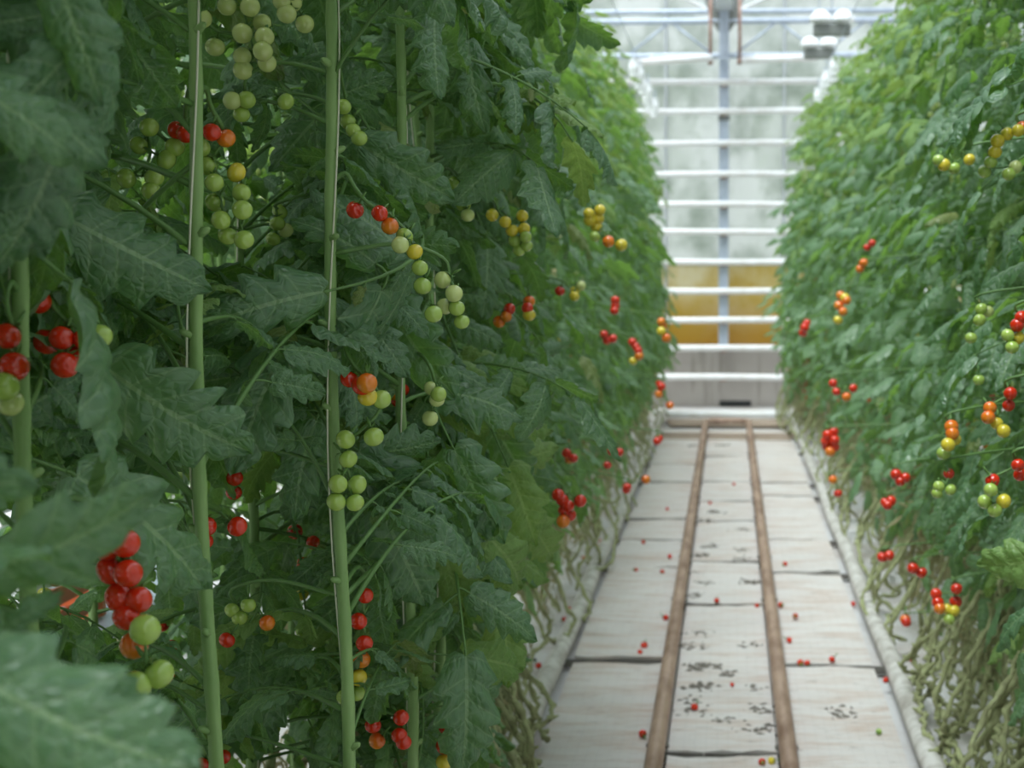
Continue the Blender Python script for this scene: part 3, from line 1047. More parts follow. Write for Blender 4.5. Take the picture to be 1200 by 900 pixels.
# neighbouring rows glimpsed between the leaves, and unseen plants added by the camera for shade
i = 0
for X, sd, ya, yb, st, lab in ((-2.35, 1, 2.2, 13.0, 0.50, 'shaded tomato plant of the next row beyond the left row'), (2.35, -1, 3.2, 12.5, 0.6, 'shaded tomato plant of the next row beyond the right row'),
                               (-0.66, 1, -1.3, 0.3, 0.42, 'unseen tomato plant added beside the camera to shade the left row'), (0.78, -1, -0.6, 1.8, 0.42, 'unseen tomato plant added beside the camera to shade the right row')):
    y = ya
    while y < yb:
        make_plant(X + R.uniform(-.06, .06), y, sd, lab, lab.replace('plant', 'plants'), False, trusses=3, rseed=500 + i, bare=1, wither=False)
        y += st
        i += 1

# trusses that the photo shows, hung on the plant they are nearest to
for d, rs, fr in HERO:
    cs = [P(px, py, d + R.uniform(-0.02, 0.02)) for px, py, c in fr]
    first = cs[0]
    best = min(ALL, key=lambda e: ((at_z(e['path'], first.z) + e['root'].location) - first).length + (0.15 if not e['near'] and d < 5 else 0))
    root = best['root']
    loc = root.location
    sp = at_z(best['path'], min(3.0, first.z + 0.035))
    cen = [c - loc for c in cs]
    pts = [sp]
    f0 = cen[0]
    pts.append(sp.lerp(f0, 0.6) + Vector((0, 0, 0.035)))
    rng = [cen[0] + Vector((0, 0, 0.03))]
    for a, b in zip(cen, cen[1:]):
        if (a - b).length < 0.12:
            rng.append((a + b) / 2 + Vector((0, 0.012, 0.010)))
    pts += rng
    path = smooth_path(pts, 4)
    mb = MB()
    m = len(path)
    mb.tube(path, [0.0033 - 0.0019 * q / m for q in range(m)], 6)
    t = mb.build('fruit_truss', M['rachis'], root)
    for (px, py, c), p in zip(fr, cen):
        a = min(path[2:], key=lambda q: (q - p).length + (0.02 if q.z < p.z else 0))
        up = (a - p)
        up = (up.normalized() if up.length > 1e-4 else Vector((0, 0, 1))) + Vector((0, 0, 0.5))
        add_tomato(t, c, p, up, rs * R.uniform(0.94, 1.06))
        dist = up.length

# leaves that stand out in the photo: (px, py of the tip, depth of the tip, stem z offset, lib, index, roll)
STAND = [
    (300, 500, 1.93, 0.24, HI, 0, 0.0), (372, 580, 1.93, 0.22, HI, 1, 0.1), (610, 690, 2.55, 0.26, HIY, 0, 0.2), (525, 700, 2.45, 0.22, HIY, 1, -0.2),
    (560, 610, 2.4, 0.2, HI, 2, 0.2), (190, 640, 1.5, 0.2, HI, 3, 0.1), (80, 890, 0.80, 0.10, HI, 4, 0.2), (170, 915, 0.92, 0.10, HI, 6, -0.2), (30, 150, 1.15, 0.1, HI, 5, -0.2), (90, 60, 1.15, 0.08, HI, 2, 0.2), (50, 270, 1.2, 0.1, HI, 2, 0.0), (640, 660, 3.0, 0, HIY, 0, 0), (615, 620, 2.8, 0, HIY, 0, 0), (595, 770, 2.7, 0, HIY, 0, 0), (560, 840, 2.6, 0, HI, 0, 0), (640, 600, 3.2, 0, HI, 0, 0), (600, 560, 2.9, 0, HI, 0, 0), (680, 560, 3.6, 0, HI, 0, 0),
    (130, 560, 1.2, 0.16, HI, 6, 0.1), (20, 600, 1.05, 0.14, HI, 7, -0.1), (150, 480, 1.35, 0.14, HI, 8, 0.15), (590, 800, 2.5, 0.2, HIY, 0, -0.3), (550, 870, 2.35, 0.16, HI, 0, 0.2),
    (385, 440, 1.93, 0.2, HI, 5, 0.2), (388, 520, 1.95, 0.2, HI, 7, -0.2), (215, 390, 1.65, 0.2, HI, 3, 0.0), (205, 520, 1.62, 0.2, HI, 8, 0.1), (215, 620, 1.66, 0.2, HI, 2, -0.2), (170, 330, 1.6, 0.15, HI, 4, 0.1), (480, 430, 2.3, 0.2, HI, 3, 0.1), (470, 600, 2.3, 0.2, HI, 8, 0.1), (480, 690, 2.3, 0.2, HI, 1, -0.1), (470, 330, 2.3, 0.18, HI, 6, 0.1), (480, 230, 2.3, 0.18, HI, 7, 0.1), (20, 330, 1.25, 0.15, HI, 0, 0.1), (30, 250, 1.2, 0.15, HI, 3, 0.1),
    (1185, 600, 2.7, 0.2, HI, 1, 0.1), (1190, 470, 2.65, 0.2, HI, 3, -0.1), (1190, 690, 2.7, 0.2, HIY, 1, 0.1), (300, 380, 1.9, 0.16, HI, 8, 0.0), (320, 340, 1.95, 0.14, HI, 5, 0.1),
]
rg = random.Random(31)
for px, py, d, dz, lib, li, roll in STAND:
    best = None
    tgt = P(px, py - 25, d)
    es = [e for e in NEAR if (e['side'] > 0) == (px < 850) and -0.3 < e['y'] - d < 0.7]
    for tr in range(700):
        e = rg.choice(es)
        z = tgt.z + rg.uniform(-0.1, 0.5)
        if not 0.5 < z < 2.9:
            continue
        me, tip, cen = rg.choice(lib)
        b = at_z(e['path'], z)
        wb = b + e['root'].location
        v = tgt - wb
        c, nrm, sz = cen[-1] if rg.random() < 0.5 else rg.choice(cen[:6])
        sc = v.length / c.length
        if not 0.68 < sc < (1.0 if d < 1.3 else 1.3):
            continue
        q = Quaternion(v.normalized(), rg.uniform(-PI, PI)) @ c.rotation_difference(v)
        if (q @ Vector((0, 0, 1))).z < 0.1:
            continue
        wc = tgt
        face = (q @ nrm).dot((CAM - wc).normalized())
        sco = 2.2 * (1 - face) - 8 * (sz * sc - 0.1)
        if best is None or sco < best[0]:
            w = [wb + q @ (k2[0] * sc) for k2 in cen]
            if hides([x for x in w if (x - wc).length > 0.001 or True]) and py < 860 or in_aisle(w) or any((x - CAM).length < 0.5 for x in w):
                continue
            best = (sco, me, e, b, q, sc)
    if best:
        put('leaf', best[1], best[2]['root'], best[3], best[4], best[5])
        best[2]['nleaf'] += 1

# ------------------------------------------------------------------ floor and rails
mb = MB()
mb.add([(-6, -3, -0.01), (6, -3, -0.01), (6, 16.6, -0.01), (-6, 16.6, -0.01)], [(0, 1, 2, 3)])
tag(mb.build('floor', M['sheet'], smooth=False), kind='structure')

RAILX, EDGEX = 0.2, 0.632
dep = lambda yy, z=0.03: (HCAM - z) * FPX / (yy - 308)
Lcut = [2.6, 4.2, dep(779), dep(668), dep(634), dep(609), dep(566), dep(545), 13.2]
Rcut = [2.6, 4.2, dep(783), dep(673), dep(634), dep(582), dep(567), dep(530), 13.2]
Ccut = [3.3, dep(890), dep(711), dep(660), dep(612), dep(588), dep(565), dep(535), 13.2]
names = {'l': 'between the left edge pipe and left rail', 'c': 'between the two rails', 'r': 'between the right rail and right edge pipe'}
for key, cuts, xa, xb in (('l', Lcut, -0.575, -RAILX - 0.028), ('c', Ccut, -RAILX + 0.03, RAILX - 0.03), ('r', Rcut, RAILX + 0.028, 0.565)):
    n = len(cuts) - 1
    for i in range(n):
        y0, y1 = cuts[i] + 0.02, cuts[i + 1] - 0.03
        m = MB()
        # a thin board whose surface is a little wavy
        nx, ny = 6, max(4, int((y1 - y0) * 8))
        th, zz = 0.012, 0.018
        rg2 = random.Random(int(y0 * 100) + ord(key))
        wx, wy = rg2.uniform(2, 6), rg2.uniform(3, 6)
        tilt = rg2.uniform(-0.012, 0.012)
        f_ = lambda a, b: zz + th + 0.003 * math.sin(wx * a * 3 + wy) * math.cos(wy * b) + tilt * (a * 2)
        jag = [rg2.uniform(-0.012, 0.012) for _ in range(nx + 1)]
        vs = []
        for lay in (0, 1):
            for jy in range(ny + 1):
                for jx in range(nx + 1):
                    a = xa + (xb - xa) * jx / nx
                    b = y0 + (y1 - y0) * jy / ny + (jag[jx] if jy in (0, ny) else 0)
                    vs.append((a, b, f_(a, b) - (th if lay == 0 else 0)))
        k3 = (nx + 1) * (ny + 1)
        fs = []
        for jy in range(ny):
            for jx in range(nx):
                a = jy * (nx + 1) + jx
                fs.append((a + nx + 1, a + nx + 2, a + 1, a))
                fs.append((k3 + a, k3 + a + 1, k3 + a + nx + 2, k3 + a + nx + 1))
        rim = [jx for jx in range(nx + 1)] + [jy * (nx + 1) + nx for jy in range(1, ny + 1)] + [ny * (nx + 1) + jx for jx in range(nx - 1, -1, -1)] + [jy * (nx + 1) for jy in range(ny - 1, 0, -1)]
        for a, b in zip(rim, rim[1:] + rim[:1]):
            fs.append((a, b, k3 + b, k3 + a))
        m.add(vs, fs)
        o = m.build('floor_panel', M['panel'], smooth=False)
        order = ORD[n - i]
        tag(o, 'white stained floor panel %s, %s from the gable end' % (names[key], order), 'floor panel', 'white floor panels')
        if i:
            j = MB()
            w = 0.035
            xw = (xa - 0.045, xb + 0.01) if key == 'l' else (xa - 0.06, xb + 0.06) if key == 'c' else (xa - 0.01, xb + 0.045)
            # a channel bar: web and two flanges
            cx, cw = (xw[0] + xw[1]) / 2, xw[1] - xw[0]
            yy = cuts[i] - 0.005
            j.box((cx, yy, 0.008), (cw, 0.042, 0.008), bevel=0.002)
            j.box((cx, yy - 0.018, 0.0185), (cw, 0.006, 0.014), bevel=0.002)
            j.box((cx, yy + 0.018, 0.0185), (cw, 0.006, 0.014), bevel=0.002)
            o = j.build('cross_bar', M['joist'], smooth=False)
            tag(o, 'steel cross bar %s, %s from the gable' % (names[key], order), 'cross bar', 'cross bars under the rails')

# rusty rail pair joined by a bend at the far end
rail = empty('pipe_rail', (0, 0, 0))
tag(rail, 'pair of brown rusty pipe rails running down the aisle floor', 'rails')
ZR = 0.075
for s in (-1, 1):
    m = MB()
    m.tube([(s * RAILX, 1.0 + 0.8 * i, ZR) for i in range(17)] + [(s * (RAILX), 14.1, ZR)], 0.028, 14)
    o = m.build('rail_pipe', M['rust'], rail)
m = MB()
m.tube(smooth_path([(-RAILX, 14.1, ZR), (-RAILX, 14.2, ZR), (-RAILX + .07, 14.3, ZR), (0, 14.31, ZR), (RAILX - .07, 14.3, ZR), (RAILX, 14.2, ZR), (RAILX, 14.1, ZR)], 5), 0.028, 12)
m.build('end_bend', M['rust'], rail)
for i, yy in enumerate([3.3, dep(890), dep(711), dep(660) + 0.02, dep(612), dep(588), dep(565), dep(535), 13.2]):
    for s in (-1, 1):
        m = MB()
        m.box((s * RAILX, yy - 0.005, 0.036), (0.05, 0.03, 0.04), bevel=0.004)
        m.box((s * RAILX, yy - 0.005, 0.052), (0.072, 0.026, 0.012), bevel=0.004)
        m.build('rail_saddle', M['joist'], rail, smooth=False)

# pale pipes along the edges, joined by a cross pipe at the end
for s, w in ((-1, 'left'), (1, 'right')):
    m = MB()
    n = 30
    m.tube([(s * EDGEX + 0.004 * math.sin(i * 1.3 + s), 1.0 + 14.05 * i / n, 0.05 + 0.003 * math.sin(i)) for i in range(n + 1)], 0.036, 14)
    o = m.build('edge_pipe', M['edge_pipe'])
    tag(o, 'long pale worn heating pipe along the %s edge of the aisle floor' % w, 'pipe', 'pale heating pipes beside the floor panels')
m = MB()
m.tube([(-0.72 + 1.44 * i / 12, 15.12, 0.055) for i in range(13)], 0.036, 14)
o = m.build('cross_pipe', M['white_paint'])
tag(o, 'white pipe lying across the aisle floor in front of the concrete base', 'pipe')
# weathered planks across the floor before the gable
for i, (yy, w, tone) in enumerate(((13.32, 0.20, 0), (13.60, 0.16, 0), (13.86, 0.22, 0), (14.5, 0.18, 0), (14.82, 0.2, 0))):
    m = MB()
    m.box((0.01 * (i % 2), yy, 0.018 + 0.004 * (i % 2)), (1.12 + 0.05 * (i % 3), w, 0.026), Matrix.Rotation(0.012 * (i - 2), 3, 'Z'), bevel=0.004)
    o = m.build('plank', M['timber'] if i != 2 else M['panel'], smooth=False)
    tag(o, 'weathered cross plank on the floor, %s from the gable wall' % ORD[5 - i], 'plank', 'weathered planks at the aisle end')

# dark dirt left by feet between the rails
m = MB()
rg = random.Random(77)
spots = [(815, 742), (812, 758), (820, 780), (818, 805), (808, 822), (813, 833), (880, 756), (885, 806), (890, 832), (888, 855), (815, 698), (826, 683), (880, 682), (815, 672), (832, 640), (828, 610), (870, 621), (820, 651), (872, 645), (872, 655), (838, 600), (985, 836), (855, 790), (848, 845), (843, 522), (812, 522)]
for px, py in spots:
    c = G(px, py, 0.031)
    for q in range(rg.randint(16, 34)):
        a = c + Vector((rg.gauss(0, 0.030), rg.gauss(0, 0.030), 0.002))
        d = rg.uniform(0, PI)
        L = rg.uniform(0.008, 0.026)
        u = Vector((math.cos(d) * L, math.sin(d) * L * 0.5, 0))
        w = Vector((-u.y, u.x, 0)) * 0.4
        h = Vector((0, 0, rg.uniform(0.0015, 0.004)))
        lo = Vector((0, 0, -0.006))
        m.add([a - u + lo, a + w + lo, a + u + lo, a - w + lo, a + h, a + h * 0.8 + u * 0.4], [(0, 1, 4), (1, 5, 4), (1, 2, 5), (2, 3, 5), (3, 4, 5), (3, 0, 4)])
o = m.build('dirt', M['debris'])
tag(o, 'dark trodden dirt and dead leaf scraps between the two rails', 'dirt', kind='stuff')

# fallen tomatoes
FALL = [
    (755, 757, 'r', 'larger squashed red tomato on the left panel beside the left rail', 1.1), (750, 764, 'r', 'small red tomato touching the larger squashed one on the left panel', .8),
    (780, 724, 'r', 'red tomato lying against the outer side of the left rail', 1), (753, 860, 'r', 'red tomato on the panel left of the rail, closest to the camera', 1),
    (814, 829, 'r', 'red tomato on dirt between the rails, beside the left rail', 1), (840, 704, 'r', 'red tomato between the rails just before a cross bar', .95),
    (745, 668, 'r', 'red tomato on the joint of the second and third left panels', .9), (776, 670, 'r', 'red tomato near the left rail by a dark panel joint', .9),
    (705, 635, 'o', 'orange squashed tomato by the rusty joint on the left panel edge', .9), (754, 635, 'r', 'red tomato lying on the far left panel joint', .85), (785, 652, 'r', 'red tomato on the mid left panel beside the rail', .9),
    (631, 781, 'r', 'red tomato outside the left edge pipe, under the overhanging leaves', .95), (661, 727, 'r', 'dark red tomato outside the left edge pipe, nearer of two', .95), (669, 715, 'r', 'dark red tomato outside the left edge pipe, farther of two', .95),
    (684, 655, 'r', 'dark red tomato on ground sheet beside the withered left stems', .9), (700, 640, 'r', 'small dark red tomato close to the left edge pipe', .85),
    (920, 661, 'r', 'red tomato on the right panel just before the third joint', .95), (932, 722, 'r', 'red tomato on the right panel, farther of a pair beside the rail', .95), (913, 709, 'r', 'dark red tomato touching the right rail by a green scrap', .95),
    (925, 750, 'r', 'red tomato on the right panel, nearer of a pair beside the rail', .9), (975, 773, 'r', 'plump red tomato by the right panel joint', 1), (938, 777, 'r', 'flattened red tomato on the right panel joint', 1), (946, 777, 'r', 'flattened red tomato piece beside the other on the right joint', .9),
    (905, 857, 'y', 'green-yellow tomato at the foot of the right rail, closest cross bar', .9) if False else (904, 892, 'y', 'yellow-green tomato on the closest cross bar between the rails', .95), (893, 893, 'r', 'red tomato next to the yellow-green one on the cross bar', .9),
    (858, 801, 'r', 'small red scrap of tomato between the rails, in the middle', .6), (1012, 709, 'r', 'red tomato resting by the right edge pipe, below withered stems', .95), (1038, 797, 'r', 'dark red tomato by the right edge pipe near the panel joint', .9),
    (1068, 773, 'r', 'dark red tomato on the ground sheet behind the right edge pipe', .95), (887, 709, 'r', 'small red tomato between the rails touching the right rail', .7), (832, 589, 'r', 'red tomato between the rails, far down beside the left rail', .8),
    (782, 596, 'r', 'red tomato on the far left panel', .8), (860, 567, 'r', 'red tomato between the rails near the far joint', .8), (1005, 778, 'o', 'orange tomato scrap at the outer end of the right panel joint', .7) if False else (1030, 857, 'g', 'green tomato on the right panel by the edge pipe, closest to camera', .8),
]
for px, py, c, lab, sc in FALL:
    p = G(px, py, 0.042)
    on_sheet = abs(p.x) > 0.6
    if on_sheet:
        p = G(px, py, 0.008)
        if abs(abs(p.x) - EDGEX) < 0.055:
            p.x = math.copysign(EDGEX + 0.056 if abs(p.x) > 0.63 else EDGEX - 0.052, p.x)
    if abs(abs(p.x) - RAILX) < 0.045:
        p.x = math.copysign(RAILX + (0.048 if abs(p.x) > RAILX else -0.048), p.x)
    q = Euler((R.uniform(0.6, 2.4), R.uniform(-.6, .6), R.uniform(0, 6.28))).to_quaternion()
    rr = TR * sc
    o = put('tomato', R.choice(TOM[c]), None, (p.x, p.y, (0.0 if on_sheet else 0.031) + rr * 0.93), q, sc)
    tag(o, lab, 'tomato', 'fallen tomatoes on the floor')

# thin black drip tubes under the left row
for i, (a, b, lab) in enumerate([((575, 760), (622, 772), 'thin black drip tube on the ground sheet, upper of three'), ((578, 778), (606, 788), 'short black drip tube on the ground sheet, middle of three'), ((578, 820), (616, 836), 'black drip tube on the ground sheet, lowest of three')]):
    p0, p1 = G(a[0], a[1], 0.006), G(b[0], b[1], 0.006)
    p1.x = min(p1.x, -EDGEX - 0.04)
    d = p0 - p1
    m = MB()
    pp = smooth_path([p0 + d * 1.5 + Vector((0, 0.04, 0)), p0, p0.lerp(p1, .5) + Vector((0, 0.01, 0.0)), p1], 5)
    m.tube(pp, 0.004, 8)
    m.tube([p1, p1 - d.normalized() * 0.03], 0.0055, 8)
    tag(m.build('drip_tube', M['black']), lab, 'drip tube', 'black drip tubes under the left row')

# ------------------------------------------------------------------ gable end
GY = 16.6
zpx = lambda yy, d=GY: HCAM + (308 - yy) / FPX * d
xpx = lambda xx, d=GY: CAM.x + (xx - 855) / FPX * d
m = MB()
m.box((0, GY + 0.1, 0.32), (12, 0.2, 0.68), bevel=0.01)
tag(m.build('wall_back', M['concrete'], smooth=False), kind='structure')
m = MB()
m.box((xpx(862), GY - 0.006, 0.03), (0.34, 0.012, 0.06), bevel=0.004)
tag(m.build('vent_slot', M['black'], smooth=False), 'low dark vent slot at the foot of the concrete base', 'vent')

bx = [xpx(780) + 1.272 * (q - 3) for q in range(8)]
ZG0, ZG1, ZTOP = 0.66, zpx(309), 4.55
n = 0
for a, b in zip(bx, bx[1:]):
    for z0, z1, mt in ((ZG0, ZG1, 'yellow'), (ZG1, zpx(70), 'glass'), (zpx(70), ZTOP + 0.9, 'glass')):
        n += 1
        m = MB()
        m.box(((a + b) / 2, GY + 0.06, (z0 + z1) / 2), (b - a - 0.02, 0.006, z1 - z0 - 0.012))
        tag(m.build('window_%d' % n, M[mt], smooth=False), kind='structure')
for q, x in enumerate(bx):
    m = MB()
    m.box((x, GY + 0.05, (ZG0 + ZTOP + 0.9) / 2), (0.03, 0.05, ZTOP + 0.9 - ZG0), bevel=0.006)
    m.box((x, GY + 0.02, (ZG0 + ZTOP + 0.9) / 2), (0.012, 0.04, ZTOP + 0.9 - ZG0), bevel=0.003)
    tag(m.build('trim_%d' % (q + 1), M['alu'], smooth=False), kind='structure')
m = MB()
m.box((0, GY + 0.06, ZG1), (10, 0.04, 0.03), bevel=0.006)
tag(m.build('trim_20', M['alu'], smooth=False), kind='structure')

# white wall pipes, each on its bracket
PZ = [98, 132, 169, 205, 240, 272, 307, 341, 375, 408, 442]
for i, yy in enumerate(PZ):
    z = zpx(yy, 16.38)
    root = empty('wall_pipe', (0, 16.38, z))
    tag(root, 'white horizontal heating pipe on the gable wall, %s from the floor' % ORD[len(PZ) - i], 'pipe', 'white heating pipes on the gable wall')
    m = MB()
    m.tube([(-4.2 + 8.4 * q / 20, 0, 0.004 * math.sin(q * 1.1 + i)) for q in range(21)], 0.034, 14)
    m.build('pipe', M['white_paint'], root)
    m = MB()
    m.box((xpx(848) - 0.0, 0.045, -0.036), (0.07, 0.06, 0.022), bevel=0.004)
    m.build('bracket', M['rusty_rod'], root, smooth=False)

# the column
PX = xpx(848)
root = empty('steel_column', (PX, 16.48, 0))
tag(root, 'blue-grey steel column standing in the middle of the gable wall', 'column')
m = MB()
m.box((0, 0, 2.45), (0.016, 0.10, 3.62), bevel=0.003)
m.box((0, -0.05, 2.45), (0.105, 0.014, 3.62), bevel=0.003)
m.box((0, 0.05, 2.45), (0.105, 0.014, 3.62), bevel=0.003)
m.build('shaft', M['galv'], root, smooth=False)
m = MB()
m.box((0, 0, 0.645), (0.16, 0.16, 0.015), bevel=0.003)
m.build('base_plate', M['galv'], root, smooth=False)
m = MB()
for a in range(2):
    m.box((0, -0.064, zpx(140) + a * -0.03), (0.13, 0.02, 0.02), bevel=0.004)
m.build('clamp', M['lamp_grey'], root, smooth=False)

# lattice girder
TY = 16.2
root = empty('lattice_girder', (PX, TY, zpx(68, TY)))
tag(root, 'blue-grey lattice girder with thin diagonals across the top of the gable', 'girder')
o3 = root.location
zt1, zt2 = zpx(17, TY) - o3.z, zpx(28, TY) - o3.z
for nm, z, r in (('top_chord', zt1, 0.028), ('second_chord', zt2, 0.034), ('bottom_chord', 0, 0.032)):
    m = MB()
    m.tube([(-4.2, 0, z), (0, 0, z), (4.2, 0, z)], r, 10)
    m.build(nm, M['galv'], root)
for s in (-1, 1):
    for q in range(4):
        xa = s * (0.10 + 0.92 * q)
        for p0, p1 in (((xa, 0), (xa + s * 0.46, zt2)), ((xa + s * 0.46, zt2), (xa + s * 0.92, 0))):
            m = MB()
            m.tube([(p0[0], 0, p0[1]), (p1[0], 0, p1[1])], 0.013, 8)
            m.build('diagonal', M['galv'], root)
m = MB()                               # bracket plates where it meets the column
m.add([(-0.22, -0.03, 0.62), (0.22, -0.03, 0.62), (0.13, -0.03, 0.35), (0.06, -0.03, 0.25), (-0.06, -0.03, 0.25), (-0.13, -0.03, 0.35),
       (-0.22, 0.0, 0.62), (0.22, 0.0, 0.62), (0.13, 0.0, 0.35), (0.06, 0.0, 0.25), (-0.06, 0.0, 0.25), (-0.13, 0.0, 0.35)],
      [(0, 5, 4, 3, 2, 1), (6, 7, 8, 9, 10, 11)] + [(a, (a + 1) % 6, 6 + (a + 1) % 6, 6 + a) for a in range(6)])
m.build('gusset_plate', M['lamp_grey'], root, smooth=False)
m = MB()
m.box((0, 0, 0.42), (0.10, 0.08, 0.95), bevel=0.01)
m.build('upright', M['galv'], root, smooth=False)
for xx, lab in ((832, 'thin rusty rod hanging left of the column top'), (866, 'thin rusty rod hanging right of the column top')):
    m = MB()
    m.tube([(xpx(xx, 16.0), 16.0, zpx(78, 16.0)), (xpx(xx, 16.0), 16.0, 4.27)], 0.017, 8)
    m.tube([(xpx(xx, 16.0), 16.0, zpx(78, 16.0)), (xpx(xx, 16.0), 16.0, zpx(72, 16.0))], 0.026, 8)
    tag(m.build('rod', M['rusty_rod']), lab, 'rod', 'rusty rods beside the column')
for xa, ya, xb, yb, lab in ((745, 75, 834, 70, 'short white pipe under the girder, left of the column'), (868, 73, 955, 71, 'short white pipe under the girder, right of the column')):
    m = MB()
    m.tube([(xpx(xa, 15.9), 15.9, zpx(ya, 15.9)), (xpx((xa + xb) / 2, 15.9), 15.9, zpx((ya + yb) / 2, 15.9)), (xpx(xb, 15.9), 15.9, zpx(yb, 15.9))], 0.037, 14)
    for t in (0.2, 0.8):
        hx, hz = xpx(xa + (xb - xa) * t, 15.9), zpx(ya + (yb - ya) * t, 15.9)
        m.tube([(hx, 15.9, hz), (hx, 15.95, hz + 0.05), (hx, TY, zpx(68, TY))], 0.008, 6)
    tag(m.build('hung_pipe', M['white_paint']), lab, 'pipe', 'short white pipes under the girder')

# ------------------------------------------------------------------ roof: valley gutter over the aisle, two slopes each side
ZV, ZRG = 4.21, 4.95
n = 0
for x0, z0, x1, z1 in ((-4.8, ZRG, -3.2, ZV), (-3.2, ZV, -1.6, ZRG), (-1.6, ZRG, PX - .07, ZV), (PX + .07, ZV, 1.6, ZRG), (1.6, ZRG, 3.2, ZV), (3.2, ZV, 4.8, ZRG)):
    n += 1
    m = MB()
    d = Vector((x1 - x0, 0, z1 - z0)).normalized()
    nn = Vector((-d.z, 0, d.x)) * 0.004
    a, b = Vector((x0, -3, z0)), Vector((x1, -3, z1))
    L = Vector((0, 19.6, 0))
    vs = [a, b, b + L, a + L, a + nn, b + nn, b + L + nn, a + L + nn]
    m.add(vs, [(0, 1, 2, 3), (7, 6, 5, 4), (0, 4, 5, 1), (1, 5, 6, 2), (2, 6, 7, 3), (3, 7, 4, 0)])
    tag(m.build('roof_pane_%d' % n, M['roof'], smooth=False), kind='structure')
    m = MB()
    for q in range(17):
        yy = 16.55 - 1.2 * q
        m.tube([a + Vector((0, yy + 3, -0.02)), b + Vector((0, yy + 3, -0.02))], 0.018, 6)
    tag(m.build('roof_bars_%d' % n, M['white_paint'], smooth=False), kind='structure')
m = MB()
m.box((PX, 6.8, ZV - 0.03), (0.18, 19.4, 0.015), bevel=0.003)
m.box((PX - 0.085, 6.8, ZV + 0.02), (0.012, 19.4, 0.1), bevel=0.003)
m.box((PX + 0.085, 6.8, ZV + 0.02), (0.012, 19.4, 0.1), bevel=0.003)
tag(m.build('roof_gutter', M['alu'], smooth=False), kind='structure')

# overhead wires with twine bobbins, white lamp hoods
for s, X in ((-1, -0.74), (1, 0.84)):
    m = MB()
    m.tube([(X, -1.0, 3.24), (X, 4, 3.22), (X, 8, 3.24), (X, 12, 3.22), (X, 16.3, 3.24)], 0.003, 6)
    tag(m.build('support_wire', M['galv']), 'thin steel wire strung above the %s row of tomato plants' % ('left' if s < 0 else 'right'), 'wire', 'support wires over the rows')
    cnt = 9 if s < 0 else 6
    for q in range(cnt):
        yy = 12.2 + q * 0.42
        root = empty('twine_bobbin', (X + 0.02 * math.sin(q * 2), yy, 3.235))
        tag(root, 'white twine bobbin hooked on the wire above the %s row, %s from the gable' % ('left' if s < 0 else 'right', ORD[cnt - q]), 'bobbin', 'white twine bobbins over the %s row' % ('left' if s < 0 else 'right'))
        m = MB()
        m.tube(smooth_path([(-.01, 0, -.012), (0, 0, 0.008), (.012, 0, -.006), (.01, 0, -.06), (0, 0, -.09)], 4), 0.0035, 6)
        m.build('hook', M['galv'], root)
        m = MB()
        prof = [(-.075, .02), (-.072, .03), (-.06, .024), (-.03, .034), (0, .036), (.03, .034), (.06, .024), (.072, .03), (.075, .02)]
        m.tube([(0, 0, -.15 + z) for z, r in prof], [r * 1.2 for z, r in prof], 12)
        m.build('wound_twine', M['lamp_white'], root)
for xx, yy, d, sc, lab in ((975, 26, 13.5, 1.15, 'white double-domed lamp hood, upper of the two beside the right row'), (960, 55, 14.8, 1.05, 'white double-domed lamp hood, lower of the two beside the right row')):
    p = P(xx, yy, d)
    root = empty('lamp', p)
    tag(root, lab, 'lamp', 'white lamps by the right row')
    for s in (-1, 1):
        m = MB()
        nu, nv = 16, 6
        vs = []
        for i in range(nv + 1):
            th = PI / 2 * i / nv
            for j in range(nu):
                vs.append((s * 0.085 * sc + 0.088 * sc * math.cos(th) * math.cos(2 * PI * j / nu), 0.088 * sc * math.cos(th) * math.sin(2 * PI * j / nu), 0.095 * sc * math.sin(th)))
        fs = [(i * nu + j, i * nu + (j + 1) % nu, (i + 1) * nu + (j + 1) % nu, (i + 1) * nu + j) for i in range(nv) for j in range(nu)] + [tuple(range(nu - 1, -1, -1))]
        m.add(vs, fs)
        m.build('lamp_hood', M['lamp_white'], root)
    m = MB()
    m.box((0, 0, -0.06 * sc), (0.28 * sc, 0.1, 0.09 * sc), bevel=0.012)
    m.build('lamp_housing', M['lamp_grey'], root, smooth=False)
    m = MB()
    m.tube([(0, 0, 0.02), (0, 0, 4.45 - p.z)], 0.006, 8)
    m.build('hanger', M['galv'], root)

# ------------------------------------------------------------------ harvest things in the next aisle, glimpsed low on the left
DX, DY = -1.78, 3.9
zc = P(30, 655, DY).z
root = empty('harvest_trolley', (DX, DY, 0))
tag(root, 'white-railed harvest trolley in the next aisle behind the left row', 'trolley')
m = MB()
m.box((0, 0, zc - 0.16), (0.5, 1.3, 0.03), bevel=0.006)
m.build('deck', M['galv'], root, smooth=False)
for a in (-1, 1):
    for b in (-1, 1):
        m = MB()
        m.tube([(a * .22, b * .6, 0.05), (a * .22, b * .6, zc + 0.12)], 0.014, 8)
        m.build('post', M['white_paint'], root)
        m = MB()
        m.tube([(a * .2, b * .5, 0.05), (a * .23, b * .5, 0.05)], 0.05, 14)
        m.build('wheel', M['black'], root)
for a in (-1, 1):
    for zz in (0.03, 0.085):
        m = MB()
        m.tube([(a * .22, -.6, zc + zz), (a * .22, .6, zc + zz)], 0.011, 8)
        m.build('rail_bar', M['white_paint'], root)
root = empty('crate', (DX, DY - 0.28, zc - 0.144))
tag(root, 'orange plastic crate on the trolley behind the left row', 'crate')
m = MB()
m.box((0, 0, 0.01), (0.36, 0.5, 0.016), bevel=0.004)
